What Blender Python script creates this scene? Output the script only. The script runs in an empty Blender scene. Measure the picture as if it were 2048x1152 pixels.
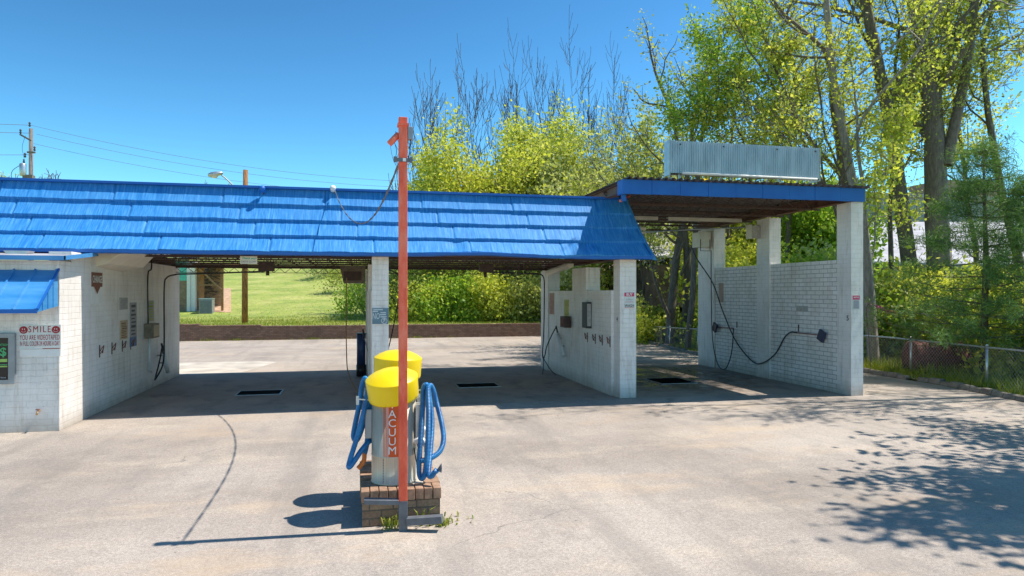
import bpy, bmesh, math, random
import numpy as np
from mathutils import Vector, Matrix, Quaternion
R = math.radians
sc = bpy.context.scene
COL = sc.collection
# ------------------------------------------------------------------ camera
F_PX, CAM_H, YAW = 1370.0, 2.3, math.atan(309/1370)
cd = bpy.data.cameras.new('camera'); cam = bpy.data.objects.new('camera', cd); COL.objects.link(cam)
cam.location = (0, 0, CAM_H); cam.rotation_euler = (R(90), 0, -YAW)
cd.sensor_width = 36; cd.lens = 36*F_PX/2048; cd.shift_y = 10/2048; cd.clip_end = 2000; cd.clip_start = .1
sc.camera = cam
# ------------------------------------------------------------------ sky and sun
SUN_EL, SUN_AZ = 61.0, 93.0          # azimuth clockwise from +Y
w = bpy.data.worlds.new('World'); sc.world = w; w.use_nodes = True
wn = w.node_tree; bg = wn.nodes['Background']; bg.inputs[1].default_value = .15
sky = wn.nodes.new('ShaderNodeTexSky'); sky.sky_type = 'NISHITA'; sky.sun_disc = False
sky.sun_elevation = R(SUN_EL); sky.sun_rotation = R(SUN_AZ); sky.altitude = 200
sky.air_density = 1.0; sky.dust_density = .3; sky.ozone_density = 2.5
hs = wn.nodes.new('ShaderNodeHueSaturation'); hs.inputs['Saturation'].default_value = 1.0; hs.inputs['Hue'].default_value = .488
gms = wn.nodes.new('ShaderNodeGamma'); gms.inputs[1].default_value = 1.8
wn.links.new(sky.outputs[0], gms.inputs[0]); wn.links.new(gms.outputs[0], hs.inputs['Color'])
mxs = wn.nodes.new('ShaderNodeMix'); mxs.data_type = 'RGBA'; mxs.blend_type = 'MULTIPLY'; mxs.inputs[0].default_value = 1; mxs.inputs[7].default_value = (.150, .197, .188, 1)
wn.links.new(hs.outputs[0], mxs.inputs[6]); wn.links.new(mxs.outputs[2], bg.inputs[0])
sl = bpy.data.lights.new('sun', 'SUN'); sl.energy = 3.5; sl.angle = R(.5); sl.color = (1, .93, .84)
so = bpy.data.objects.new('sun', sl); COL.objects.link(so)
sdir = Vector((math.sin(R(SUN_AZ))*math.cos(R(SUN_EL)), math.cos(R(SUN_AZ))*math.cos(R(SUN_EL)), math.sin(R(SUN_EL))))
so.rotation_euler = sdir.to_track_quat('Z', 'Y').to_euler(); so.location = (10, 0, 20)
sc.view_settings.view_transform = 'Standard'; sc.view_settings.look = 'None'
sc.view_settings.exposure = .9; sc.view_settings.gamma = 1
sc.cycles.max_bounces = 8; sc.cycles.diffuse_bounces = 5; sc.cycles.transparent_max_bounces = 8

# ------------------------------------------------------------------ helpers
CS, SN = math.cos(YAW), math.sin(YAW)
def at(px, zc, z=0.0):
    "world point at depth zc seen in photo column px"
    xc = (px-1024)/F_PX*zc
    return Vector((xc*CS+zc*SN, -xc*SN+zc*CS, z))
def zat(py, zc): return CAM_H-(py-586)/F_PX*zc
ORG = {}
def tag(o, label=None, cat=None, group=None, kind=None):
    if label: o['label'] = label
    if cat: o['category'] = cat
    if group: o['group'] = group
    if kind: o['kind'] = kind
    return o
def empty(name, loc, label, cat, group=None):
    o = bpy.data.objects.new(name, None); COL.objects.link(o); o.location = loc; o.empty_display_size = .2
    ORG[o.name] = Vector(loc); return tag(o, label, cat, group)
def copy_tree(o, parent=None):
    c = o.copy(); COL.objects.link(c); c.parent = parent
    for ch in list(o.children): copy_tree(ch, c)
    return c

class MB:
    def __init__(s): s.v=[]; s.f=[]; s.uv=[]; s.sm=[]
    def face(s, pts, uv=None, smooth=False):
        b=len(s.v); s.v += [tuple(p) for p in pts]; s.f.append(tuple(range(b,b+len(pts))))
        if uv is None:
            a,b2,c=Vector(pts[0]),Vector(pts[1]),Vector(pts[2]); n=(b2-a).cross(c-a)
            ax=max(range(3),key=lambda i:abs(n[i]))
            uv=[((p[1],p[2]) if ax==0 else (p[0],p[2]) if ax==1 else (p[0],p[1])) for p in pts]
        s.uv.append(uv); s.sm.append(smooth); return s
    def box(s, x0,x1,y0,y1,z0,z1):
        P=[(x0,y0,z0),(x1,y0,z0),(x1,y1,z0),(x0,y1,z0),(x0,y0,z1),(x1,y0,z1),(x1,y1,z1),(x0,y1,z1)]
        for q in ((0,3,2,1),(4,5,6,7),(0,1,5,4),(1,2,6,5),(2,3,7,6),(3,0,4,7)): s.face([P[i] for i in q])
        return s
    def hexa(s, P):
        for q in ((0,3,2,1),(4,5,6,7),(0,1,5,4),(1,2,6,5),(2,3,7,6),(3,0,4,7)): s.face([P[i] for i in q])
        return s
    def obox(s, c, hx, hy, hz, rot):
        "box of half sizes around c, rotated by a matrix"
        c=Vector(c); P=[c+rot@Vector((a*hx,b*hy,d*hz)) for d in (-1,1) for a,b in ((-1,-1),(1,-1),(1,1),(-1,1))]
        return s.hexa(P)
    def bar(s, a, b, w, h=None):
        a=Vector(a); b=Vector(b); d=b-a; L=d.length
        if h is None: h=w
        q=d.to_track_quat('Y','Z').to_matrix()
        return s.obox((a+b)/2, w/2, L/2, h/2, q)
    def tube(s, pts, rad, n=8, cap=True, smooth=True):
        pts=[Vector(p) for p in pts]; m=len(pts)
        if not hasattr(rad,'__len__'): rad=[rad]*m
        up=None; rings=[]; L=0; vs=[]
        for i,p in enumerate(pts):
            t=(pts[min(i+1,m-1)]-pts[max(i-1,0)])
            if t.length<1e-9: t=Vector((0,0,1))
            t.normalize()
            if up is None: up=t.orthogonal().normalized()
            else:
                up=up-t*up.dot(t)
                up=up.normalized() if up.length>1e-6 else t.orthogonal().normalized()
            sd=t.cross(up)
            if i: L+=(p-pts[i-1]).length
            vs.append(L)
            rings.append([p+(up*math.cos(2*math.pi*k/n)+sd*math.sin(2*math.pi*k/n))*rad[i] for k in range(n)])
        b=len(s.v)
        for r in rings: s.v += [tuple(p) for p in r]
        for i in range(m-1):
            for k in range(n):
                k2=(k+1)%n
                s.f.append((b+i*n+k,b+i*n+k2,b+(i+1)*n+k2,b+(i+1)*n+k)); s.sm.append(smooth)
                s.uv.append([(k/n,vs[i]),((k+1)/n,vs[i]),((k+1)/n,vs[i+1]),(k/n,vs[i+1])])
        if cap:
            for idx in (0,m-1):
                s.f.append(tuple(b+idx*n+k for k in (range(n) if idx else reversed(range(n)))))
                s.sm.append(False); s.uv.append([(0,0)]*n)
        return s
    def lathe(s, c, prof, n=32, rot=None, smooth=True):
        c=Vector(c); rot=rot or Matrix.Identity(3); b=len(s.v)
        for (r,z) in prof:
            for k in range(n):
                a=2*math.pi*k/n; s.v.append(tuple(c+rot@Vector((r*math.cos(a),r*math.sin(a),z))))
        for i in range(len(prof)-1):
            for k in range(n):
                k2=(k+1)%n
                s.f.append((b+i*n+k,b+i*n+k2,b+(i+1)*n+k2,b+(i+1)*n+k)); s.sm.append(smooth)
                s.uv.append([(k/n,prof[i][1]),((k+1)/n,prof[i][1]),((k+1)/n,prof[i+1][1]),(k/n,prof[i+1][1])])
        for idx in (0,len(prof)-1):
            if prof[idx][0]>1e-4:
                s.f.append(tuple(b+idx*n+k for k in (range(n) if idx else reversed(range(n))))); s.sm.append(False); s.uv.append([(0,0)]*n)
        return s
    def grid(s, fn, nu, nv, smooth=True, uvf=None):
        b=len(s.v)
        for j in range(nv+1):
            for i in range(nu+1): s.v.append(tuple(fn(i/nu,j/nv)))
        for j in range(nv):
            for i in range(nu):
                q=(b+j*(nu+1)+i,b+j*(nu+1)+i+1,b+(j+1)*(nu+1)+i+1,b+(j+1)*(nu+1)+i)
                s.f.append(q); s.sm.append(smooth)
                s.uv.append([(s.v[k][0],s.v[k][1]) if uvf is None else uvf(s.v[k]) for k in q])
        return s
    def build(s, name, mat, parent=None, bevel=0, merge=False, **kw):
        if parent is not None: org=ORG[parent.name]
        else:
            a=np.array(s.v); lo=a.min(0); hi=a.max(0); org=Vector(((lo[0]+hi[0])/2,(lo[1]+hi[1])/2,lo[2]))
        me=bpy.data.meshes.new(name); o=org
        me.from_pydata([(p[0]-o.x,p[1]-o.y,p[2]-o.z) for p in s.v],[],s.f)
        uvl=me.uv_layers.new(name='UVMap')
        uvl.data.foreach_set('uv', np.array([c for u in s.uv for p in u for c in p],dtype=np.float32))
        me.polygons.foreach_set('use_smooth', s.sm)
        if merge:
            bm=bmesh.new(); bm.from_mesh(me); bmesh.ops.remove_doubles(bm,verts=bm.verts,dist=1e-4); bm.to_mesh(me); bm.free()
        ob=bpy.data.objects.new(name, me); COL.objects.link(ob); me.materials.append(mat)
        if parent is not None: ob.parent=parent
        else: ob.location=org
        ORG[ob.name]=Vector(org)
        if bevel:
            if not merge:
                bm=bmesh.new(); bm.from_mesh(me); bmesh.ops.remove_doubles(bm,verts=bm.verts,dist=1e-4); bm.to_mesh(me); bm.free()
            b=ob.modifiers.new('bevel','BEVEL'); b.width=bevel; b.segments=2; b.limit_method='ANGLE'; b.angle_limit=R(40)
        if kw: tag(ob, **kw)
        return ob
def text(name, s, size, loc, xdir, updir, mat, parent, sx=1.0, off=0.0, spacing=1.0, align='CENTER', shear=0, fit=None):
    "flat lettering as a mesh; loc is the centre of the line"
    cu=bpy.data.curves.new('t','FONT'); cu.body=s; cu.size=size; cu.align_x=align; cu.align_y='CENTER'
    cu.offset=off; cu.space_character=spacing; cu.extrude=.0008; cu.resolution_u=3; cu.shear=shear
    to=bpy.data.objects.new('t',cu); COL.objects.link(to)
    dg=bpy.context.evaluated_depsgraph_get(); me=bpy.data.meshes.new_from_object(to.evaluated_get(dg))
    bpy.data.objects.remove(to)
    if fit and len(me.vertices): xs_=[v.co.x for v in me.vertices]; sx=fit/(max(xs_)-min(xs_))
    x=Vector(xdir).normalized(); u=Vector(updir).normalized(); n=x.cross(u)
    M=Matrix((x*sx,u,n)).transposed().to_4x4(); M.translation=Vector(loc)-ORG[parent.name]
    me.transform(M); me.materials.clear(); me.materials.append(mat); me.name=name
    ob=bpy.data.objects.new(name,me); COL.objects.link(ob); ob.parent=parent; ORG[ob.name]=ORG[parent.name]
    return ob
def curve_pts(ctrl, n=10):
    "Catmull-Rom through control points"
    P=[Vector(p) for p in ctrl]; P=[P[0]*2-P[1]]+P+[P[-1]*2-P[-2]]; out=[]
    for i in range(1,len(P)-2):
        for k in range(n):
            t=k/n; a,b,c,d=P[i-1:i+3]
            out.append(.5*((2*b)+(c-a)*t+(2*a-5*b+4*c-d)*t*t+(3*b-a-3*c+d)*t**3))
    out.append(P[-2]); return out
def sag(a,b,d,n=24):
    a=Vector(a);b=Vector(b); return [a.lerp(b,i/n)-Vector((0,0,4*d*(i/n)*(1-i/n))) for i in range(n+1)]

# ------------------------------------------------------------------ materials
class NT:
    def __init__(s, name):
        s.m=bpy.data.materials.new(name); s.m.use_nodes=True; s.t=s.m.node_tree; s.n=s.t.nodes
        s.b=s.n['Principled BSDF']; s.out=s.n['Material Output']
    def node(s, ty, **kw):
        x=s.n.new('ShaderNode'+ty)
        for k,v in kw.items(): setattr(x,k,v)
        return x
    def link(s,a,b): s.t.links.new(a,b)
    def coord(s, kind='Object'):
        return s.node('TexCoord').outputs[kind]
    def mapped(s, co, scale=(1,1,1), loc=(0,0,0), rot=(0,0,0)):
        m=s.node('Mapping'); m.inputs['Scale'].default_value=scale; m.inputs['Location'].default_value=loc; m.inputs['Rotation'].default_value=rot
        s.link(co,m.inputs[0]); return m.outputs[0]
    def noise(s, co, scale, detail=4, rough=.55, dist=0):
        x=s.node('TexNoise'); x.inputs['Scale'].default_value=scale; x.inputs['Detail'].default_value=detail
        x.inputs['Roughness'].default_value=rough; x.inputs['Distortion'].default_value=dist; s.link(co,x.inputs['Vector']); return x.outputs['Fac']
    def ramp(s, fac, stops, interp='LINEAR'):
        x=s.node('ValToRGB'); e=x.color_ramp.elements; x.color_ramp.interpolation=interp
        while len(e)<len(stops): e.new(.5)
        for i,(p,c) in enumerate(stops):
            e[i].position=p; e[i].color=(c,c,c,1) if not hasattr(c,'__len__') else (*c,1)
        s.link(fac,x.inputs[0]); return x.outputs[0]
    def mix(s, fac, a, b, mode='MIX'):
        x=s.node('Mix',data_type='RGBA',blend_type=mode)
        for v,i in ((fac,0),(a,6),(b,7)):
            if hasattr(v,'is_linked') or isinstance(v,bpy.types.NodeSocket): s.link(v,x.inputs[i])
            elif i==0: x.inputs[0].default_value=v
            else: x.inputs[i].default_value=(*v,1) if hasattr(v,'__len__') else (v,v,v,1)
        return x.outputs[2]
    def math(s, op, a, b=0.0):
        x=s.node('Math',operation=op)
        for v,i in ((a,0),(b,1)):
            if isinstance(v,bpy.types.NodeSocket): s.link(v,x.inputs[i])
            else: x.inputs[i].default_value=v
        return x.outputs[0]
    def bump(s, h, strength=.5, dist=.01, normal=None):
        x=s.node('Bump'); x.inputs['Strength'].default_value=strength; x.inputs['Distance'].default_value=dist
        s.link(h,x.inputs['Height'])
        if normal: s.link(normal,x.inputs['Normal'])
        return x.outputs[0]
    def done(s, col=None, rough=.6, metal=0, bump=None, spec=None):
        for v,k in ((col,'Base Color'),(rough,'Roughness'),(metal,'Metallic')):
            if v is None: continue
            if isinstance(v,bpy.types.NodeSocket): s.link(v,s.b.inputs[k])
            else: s.b.inputs[k].default_value=(*v,1) if hasattr(v,'__len__') else v
        if bump: s.link(bump,s.b.inputs['Normal'])
        if spec is not None: s.b.inputs['Specular IOR Level'].default_value=spec
        return s.m
M={}
def simple(name, col, rough=.6, metal=0, var=.12, scale=6, spec=None, bumpy=0):
    t=NT(name); co=t.coord(); n=t.noise(co,scale,5); f=t.ramp(n,[(.3,1-var),(.7,1+var)])
    c=t.mix(1.0,col,f,'MULTIPLY'); b=t.bump(t.noise(co,scale*8,3),bumpy,.004) if bumpy else None
    M[name]=t.done(c,rough,metal,b,spec); return M[name]

def mk_brick_white(key='brick',cover=(.22,.40),mort=(.50,.49,.46),bs=.6):
    t=NT('painted_'+key); uv=t.coord('UV'); ob=t.coord()
    br=t.node('TexBrick'); t.link(uv,br.inputs['Vector'])
    br.inputs['Scale'].default_value=1; br.inputs['Brick Width'].default_value=.305; br.inputs['Row Height'].default_value=.1025
    br.inputs['Mortar Size'].default_value=.006; br.inputs['Mortar Smooth'].default_value=.35; br.inputs['Bias'].default_value=0
    br.inputs['Color1'].default_value=(.83,.785,.74,1); br.inputs['Color2'].default_value=(.90,.855,.81,1); br.inputs['Mortar'].default_value=(*mort,1)
    pm=t.noise(uv,.9,4,.6)
    mort=t.mix(t.ramp(pm,[(cover[0],.1),(cover[1],.85)]), br.outputs['Color'], (.86,.815,.77))   # paint covers the joints in places
    n1=t.noise(ob,1.3,6,.65); d=t.ramp(n1,[(.45,0.0),(.75,.5)])
    c=t.mix(d,mort,(.56,.50,.40))
    n2=t.noise(t.mapped(ob,(6,6,.7)),1.6,5,.7); c=t.mix(t.ramp(n2,[(.52,0.0),(.74,.5)]),c,(.42,.34,.25))
    sep=t.node('SeparateXYZ'); t.link(uv,sep.inputs[0])
    low=t.ramp(t.math('ADD',sep.outputs[1],t.math('MULTIPLY',t.noise(ob,4,4),.35)),[(.12,.75),(.5,0.0)])
    c=t.mix(low,c,(.33,.27,.20))
    ch=t.ramp(t.noise(ob,19,3,.7),[(.66,0.0),(.70,1.0)]); c=t.mix(t.math('MULTIPLY',ch,.35),c,(.25,.2,.17))
    h=t.math('ADD',t.math('MULTIPLY',br.outputs['Fac'],-1.0),t.math('MULTIPLY',t.noise(uv,22,5,.6),.5))
    M[key]=t.done(c,.62,0,t.bump(h,bs,.012))
def mk_asphalt():
    t=NT('weathered_asphalt'); co=t.coord()
    big=t.noise(co,.28,5,.6); c=t.ramp(big,[(.3,(.285,.243,.205)),(.5,(.375,.323,.275)),(.72,(.46,.40,.34))])
    st=t.noise(t.mapped(co,(.45,1.2,1),rot=(0,0,R(38))),.7,7,.68)          # sandy wash marks
    c=t.mix(t.ramp(st,[(.50,0.0),(.70,.55)]),c,(.55,.46,.355))
    dk=t.noise(t.mapped(co,(1.1,.6,1),loc=(7,3,0),rot=(0,0,R(-30))),1.1,6,.7); c=t.mix(t.ramp(dk,[(.52,0.0),(.72,.55)]),c,(.20,.185,.17))
    sp=t.noise(co,120,2,.9); c=t.mix(.9,c,t.ramp(sp,[(.34,.5),(.5,1.0),(.66,1.5)]),'MULTIPLY')
    md=t.noise(co,9,5,.75); c=t.mix(.5,c,t.ramp(md,[(.33,.80),(.5,1.0),(.68,1.16)]),'MULTIPLY')
    sp2=t.noise(co,32,3,.7); c=t.mix(.6,c,t.ramp(sp2,[(.35,.68),(.65,1.28)]),'MULTIPLY')
    vo=t.node('TexVoronoi',feature='DISTANCE_TO_EDGE'); vo.inputs['Scale'].default_value=.26
    nz=t.node('TexNoise'); nz.inputs['Scale'].default_value=1.1; nz.inputs['Detail'].default_value=5; t.link(co,nz.inputs['Vector'])
    add=t.node('VectorMath',operation='MULTIPLY_ADD'); t.link(nz.outputs['Color'],add.inputs[0]); add.inputs[1].default_value=(1.3,1.3,0); t.link(co,add.inputs[2])
    t.link(add.outputs[0],vo.inputs['Vector'])
    crk=t.ramp(vo.outputs['Distance'],[(.0,.8),(.0028,0.0)])
    crk=t.math('MULTIPLY',crk,t.ramp(t.noise(co,.35,3),[(.52,0.0),(.62,.7)]))
    c=t.mix(crk,c,(.09,.085,.08))
    tk=t.noise(t.mapped(co,(1.6,.16,1)),1.0,5,.6); c=t.mix(t.ramp(tk,[(.52,0.0),(.66,.4)]),c,(.21,.19,.17))
    ea=t.noise(t.mapped(co,(.35,.8,1),loc=(2,9,0)),.8,6,.7); c=t.mix(t.ramp(ea,[(.54,0.0),(.72,.55)]),c,(.50,.36,.23))
    # scattered small dark and pale specks
    v2=t.node('TexVoronoi'); v2.inputs['Scale'].default_value=3.1; t.link(co,v2.inputs['Vector'])
    spk=t.ramp(v2.outputs['Distance'],[(.035,1.0),(.05,0.0)]); c=t.mix(t.math('MULTIPLY',spk,.55),c,(.10,.09,.08))
    v3=t.node('TexVoronoi'); v3.inputs['Scale'].default_value=2.3; t.link(t.mapped(co,loc=(3.3,1.7,0)),v3.inputs['Vector'])
    spk=t.ramp(v3.outputs['Distance'],[(.02,1.0),(.03,0.0)]); c=t.mix(t.math('MULTIPLY',spk,.6),c,(.6,.58,.54))
    h=t.math('ADD',t.math('MULTIPLY',sp,.7),t.math('MULTIPLY',sp2,.5))
    M['asphalt']=t.done(c,.85,0,t.bump(h,.25,.004),.3)
def mk_slab():
    t=NT('bay_concrete'); co=t.coord()
    c=t.ramp(t.noise(co,.6,6,.65),[(.3,(.27,.215,.175)),(.55,(.36,.285,.225)),(.75,(.46,.345,.25))])
    c=t.mix(t.ramp(t.noise(t.mapped(co,(1,.6,1)),1.6,6,.7),[(.5,0.0),(.68,.75)]),c,(.15,.13,.115))
    c=t.mix(.8,c,t.ramp(t.noise(co,80,3,.8),[(.34,.7),(.66,1.3)]),'MULTIPLY')
    # wet film in the tall bay, round its drain
    sep=t.node('SeparateXYZ'); t.link(co,sep.inputs[0])
    geo=t.node('NewGeometry'); g=t.node('VectorMath',operation='SUBTRACT'); t.link(geo.outputs['Position'],g.inputs[0]); g.inputs[1].default_value=(8.1,17.6,0)
    sc_=t.node('VectorMath',operation='MULTIPLY'); t.link(g.outputs[0],sc_.inputs[0]); sc_.inputs[1].default_value=(.34,.30,0)
    ln=t.node('VectorMath',operation='LENGTH'); t.link(sc_.outputs[0],ln.inputs[0])
    wet=t.ramp(t.math('MULTIPLY',t.math('ADD',ln.outputs['Value'],t.math('MULTIPLY',t.noise(co,1.3,5,.6),.9)),.5),[(.55,1.0),(.72,0.0)])
    c=t.mix(wet,c,t.mix(.82,c,(.05,.042,.036)))
    rg=t.math('SUBTRACT',.8,t.math('MULTIPLY',wet,t.ramp(t.noise(co,2.2,5,.7),[(.42,.2),(.6,.62)])))
    M['slab']=t.done(c,rg,0,t.bump(t.math('MULTIPLY',t.noise(co,60,3),t.math('SUBTRACT',1.0,wet)),.4,.004))
def mk_blue():
    t=NT('blue_shake_metal'); co=t.coord(); uv=t.coord('UV')
    n=t.noise(t.mapped(co,(14,1,1)),3,5,.6)
    c=t.ramp(n,[(.3,(.012,.15,.46)),(.5,(.028,.235,.58)),(.72,(.11,.36,.70))])
    c=t.mix(t.ramp(t.noise(co,1.5,4),[(.4,0.0),(.75,.35)]),c,(.10,.32,.63))
    M['blue_shake']=t.done(c,.62,0,t.bump(t.noise(t.mapped(co,(30,3,3)),2,3),.3,.004),.25)
    t=NT('blue_sheet_metal'); co=t.coord()
    c=t.ramp(t.noise(co,2,4),[(.3,(.004,.105,.42)),(.7,(.008,.14,.50))]); M['blue_flat']=t.done(c,.5)
    t=NT('blue_awning_metal'); co=t.coord()
    c=t.ramp(t.noise(t.mapped(co,(1,1,6)),1.5,4),[(.3,(.03,.22,.52)),(.7,(.09,.32,.62))]); M['blue_awning']=t.done(c,.38)
def mk_pole():
    t=NT('chipped_red_paint'); co=t.coord()
    c=t.ramp(t.noise(t.mapped(co,(1,1,.25)),5,5,.7),[(.3,(.60,.05,.02)),(.5,(.84,.13,.06)),(.75,(.88,.33,.22))])
    c=t.mix(t.ramp(t.noise(t.mapped(co,(1,1,.5)),22,4,.7),[(.66,0.0),(.70,.85)]),c,(.10,.05,.035))
    M['pole']=t.done(c,.6,0,t.bump(t.noise(co,40,3),.4,.003))
def mk_redbrick(name,c1,c2,mort,bw,rh,ms=.01):
    t=NT(name); uv=t.coord('UV'); co=t.coord(); br=t.node('TexBrick'); t.link(uv,br.inputs['Vector'])
    br.inputs['Scale'].default_value=1; br.inputs['Brick Width'].default_value=bw; br.inputs['Row Height'].default_value=rh
    br.inputs['Mortar Size'].default_value=ms; br.inputs['Mortar Smooth'].default_value=.2; br.inputs['Bias'].default_value=0
    br.inputs['Color1'].default_value=(*c1,1); br.inputs['Color2'].default_value=(*c2,1); br.inputs['Mortar'].default_value=(*mort,1)
    c=t.mix(t.ramp(t.noise(co,3,5,.7),[(.45,0.0),(.7,.6)]),br.outputs['Color'],tuple(x*.5 for x in c1))
    c=t.mix(.7,c,t.ramp(t.noise(co,40,4,.7),[(.35,.72),(.65,1.25)]),'MULTIPLY')
    h=t.math('ADD',t.math('MULTIPLY',br.outputs['Fac'],-1.0),t.math('MULTIPLY',t.noise(uv,50,3),.3))
    M[name]=t.done(c,.8,0,t.bump(h,.8,.01))
def mk_leaf(name, cols, trans=.55):
    t=NT(name); geo=t.node('NewGeometry'); co=t.coord()
    r=t.math('ADD',t.math('MULTIPLY',geo.outputs['Random Per Island'],.6),t.math('MULTIPLY',t.noise(co,.9,3),.4))
    n=len(cols); c=t.ramp(r,[(.12+.76*i/(n-1),cols[i]) for i in range(n)])
    t.done(c,.5,0,None,.25)
    tr=t.node('BsdfTranslucent'); t.link(t.mix(1.0,c,(1.0,1.0,.5),'MULTIPLY'),tr.inputs[0]); mx=t.node('MixShader'); mx.inputs[0].default_value=trans
    t.link(t.b.outputs[0],mx.inputs[1]); t.link(tr.outputs[0],mx.inputs[2]); t.link(mx.outputs[0],t.out.inputs[0]); M[name]=t.m
def mk_bark(name,a,b):
    t=NT(name); co=t.coord(); n=t.noise(t.mapped(co,(6,6,1.2)),3,5,.7); c=t.ramp(n,[(.3,a),(.7,b)])
    M[name]=t.done(c,.9,0,t.bump(n,.8,.02))
def mk_grass():
    t=NT('lawn'); co=t.coord()
    c=t.ramp(t.noise(co,.35,6,.65),[(.3,(.17,.26,.03)),(.5,(.30,.36,.06)),(.7,(.44,.43,.13))])
    c=t.mix(.9,c,t.ramp(t.noise(co,4,6,.85),[(.36,.55),(.64,1.35)]),'MULTIPLY')
    c=t.mix(t.ramp(t.noise(t.mapped(co,(.25,1,1)),.5,4),[(.55,0.0),(.7,.6)]),c,(.12,.21,.025))
    c=t.mix(t.ramp(t.noise(co,1.7,6,.75),[(.45,0.0),(.7,.5)]),c,(.34,.30,.13)); M['lawn']=t.done(c,.9,0,t.bump(t.noise(co,12,4),.5,.05))
    t=NT('woodland_floor'); co=t.coord()
    c=t.ramp(t.noise(co,.9,6,.7),[(.35,(.10,.085,.05)),(.5,(.20,.22,.05)),(.62,(.30,.25,.15)),(.75,(.45,.36,.25))])
    M['wood_floor']=t.done(c,.9,0,t.bump(t.noise(co,10,4),.5,.05))
mk_brick_white(); mk_brick_white('brick_bare',(.55,.85),(.20,.195,.18),.9); mk_asphalt(); mk_slab(); mk_blue(); mk_pole(); mk_grass()
mk_redbrick('brown_brick',(.23,.125,.08),(.34,.20,.13),(.15,.11,.085),.2,.075)
mk_redbrick('tan_brick',(.26,.155,.095),(.38,.25,.155),(.14,.11,.085),.23,.079,.008); simple('coping_clay',(.33,.20,.125),.85,0,.4,14,None,.5)
mk_redbrick('house_brick',(.30,.20,.12),(.38,.27,.18),(.2,.16,.12),.2,.075)
mk_leaf('leaf_yellow',[(.34,.42,.07),(.54,.60,.10),(.68,.70,.13),(.78,.76,.22)])
mk_leaf('leaf_green',[(.16,.28,.04),(.29,.46,.06),(.42,.58,.08),(.55,.64,.14)])
mk_leaf('leaf_olive',[(.22,.27,.08),(.38,.43,.12),(.52,.56,.16),(.62,.62,.26)])
mk_leaf('leaf_pale',[(.34,.40,.18),(.46,.52,.24),(.58,.62,.32),(.64,.64,.40)])
mk_leaf('needle',[(.07,.15,.04),(.12,.23,.06),(.19,.33,.10),(.30,.44,.16)],.3)
mk_leaf('grassblade',[(.10,.17,.02),(.22,.30,.03),(.36,.38,.06),(.42,.38,.14)],.35)
mk_bark('bark_grey',(.17,.15,.13),(.40,.365,.32)); mk_bark('bark_dark',(.08,.066,.056),(.22,.185,.15))
mk_bark('bark_bare',(.07,.055,.055),(.20,.16,.145)); mk_bark('bark_brown',(.12,.095,.08),(.30,.25,.215)); mk_bark('pole_wood',(.10,.045,.02),(.42,.21,.075))
mk_bark('pole_wood_grey',(.12,.10,.085),(.25,.22,.19))
simple('dark_steel',(.085,.05,.04),.6,0,.3,9); simple('brown_steel',(.16,.075,.05),.6,0,.25,5)
simple('deck_under',(.6,.54,.48),.55,0,.3,4); simple('deck_brown',(.15,.125,.105),.7,0,.4,5)
simple('cream_paint',(.72,.67,.55),.5,0,.08); simple('white_paint',(.78,.77,.74),.45,0,.06); simple('pit_black',(.006,.006,.006),.95,0,.1,5,.05); simple('black_rubber',(.018,.018,.024),.35,0,.2)
simple('navy_rubber',(.02,.03,.075),.35); simple('grey_metal',(.30,.32,.34),.45,.5,.15); simple('galv',(.50,.53,.55),.38,.75,.15,12)
simple('dark_grey_paint',(.12,.13,.145),.6,0,.25,10); simple('steel_body',(.66,.65,.62),.3,.85,.08,4)
simple('yellow_plastic',(.93,.66,.002),.38,0,.04,2); simple('orange',(.62,.085,.01),.5,0,.1); simple('orange_nozzle',(.75,.20,.03),.45)
simple('sign_white',(.66,.68,.64),.5,0,.08,8); simple('sign_red',(.33,.008,.02),.5,0,.1); simple('sign_brown',(.20,.07,.05),.6,0,.15)
simple('sign_teal',(.13,.22,.27),.55,0,.15,12); simple('pale_ink',(.55,.60,.62),.6); simple('sign_pink',(.62,.05,.14),.5)
simple('sign_grey',(.35,.34,.36),.6); simple('dark_ink',(.03,.04,.05),.6); simple('tan_board',(.52,.40,.25),.6); simple('grey_board',(.42,.40,.36),.7,0,.2,14)
simple('black_panel',(.01,.014,.014),.15,0,.2); simple('green_ink',(.08,.42,.16),.5); simple('lime_ink',(.35,.55,.12),.5)
simple('coin_brown',(.20,.16,.11),.6,0,.3,9); simple('rust',(.17,.06,.045),.8,0,.5,7,None,.5); simple('mint_paint',(.10,.50,.40),.5); simple('shed_wood',(.33,.18,.08),.8,0,.3,7)
simple('orange_dirt',(.48,.31,.19),.95,0,.25,3,None,.5); simple('soil_pink',(.50,.36,.27),.95,0,.2,2,None,.5); simple('wall_grey',(.36,.36,.335),.8,0,.1,1)
simple('roof_white',(.36,.355,.37),.7,0,.3,1.5); simple('kerb',(.20,.175,.145),.9,0,.35,5,None,.6); simple('concrete_pale',(.50,.45,.38),.85,0,.3,1.2,None,.3)
simple('bed_dirt',(.16,.11,.08),.9,0,.4,3); simple('insulator',(.05,.05,.055),.4); simple('glass_dark',(.03,.04,.05),.1); simple('tyre',(.02,.02,.02),.8)
simple('car_white',(.75,.76,.78),.25,0,.02); simple('magenta_bud',(.5,.10,.25),.6); simple('red_light',(.5,.02,.01),.3); simple('brass',(.5,.3,.15),.4,.6)
simple('yellow_reel',(.55,.50,.12),.6,0,.3,12); simple('skylight_grey',(.34,.36,.35),.8,0,.1,2); simple('pipe_red',(.28,.10,.09),.6); simple('trash_blue',(.03,.06,.16),.4)
simple('blue_paper',(.08,.18,.34),.6,0,.2,9)
t=NT('blue_hose'); uv=t.coord('UV'); sep=t.node('SeparateXYZ'); t.link(uv,sep.inputs[0])
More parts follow.
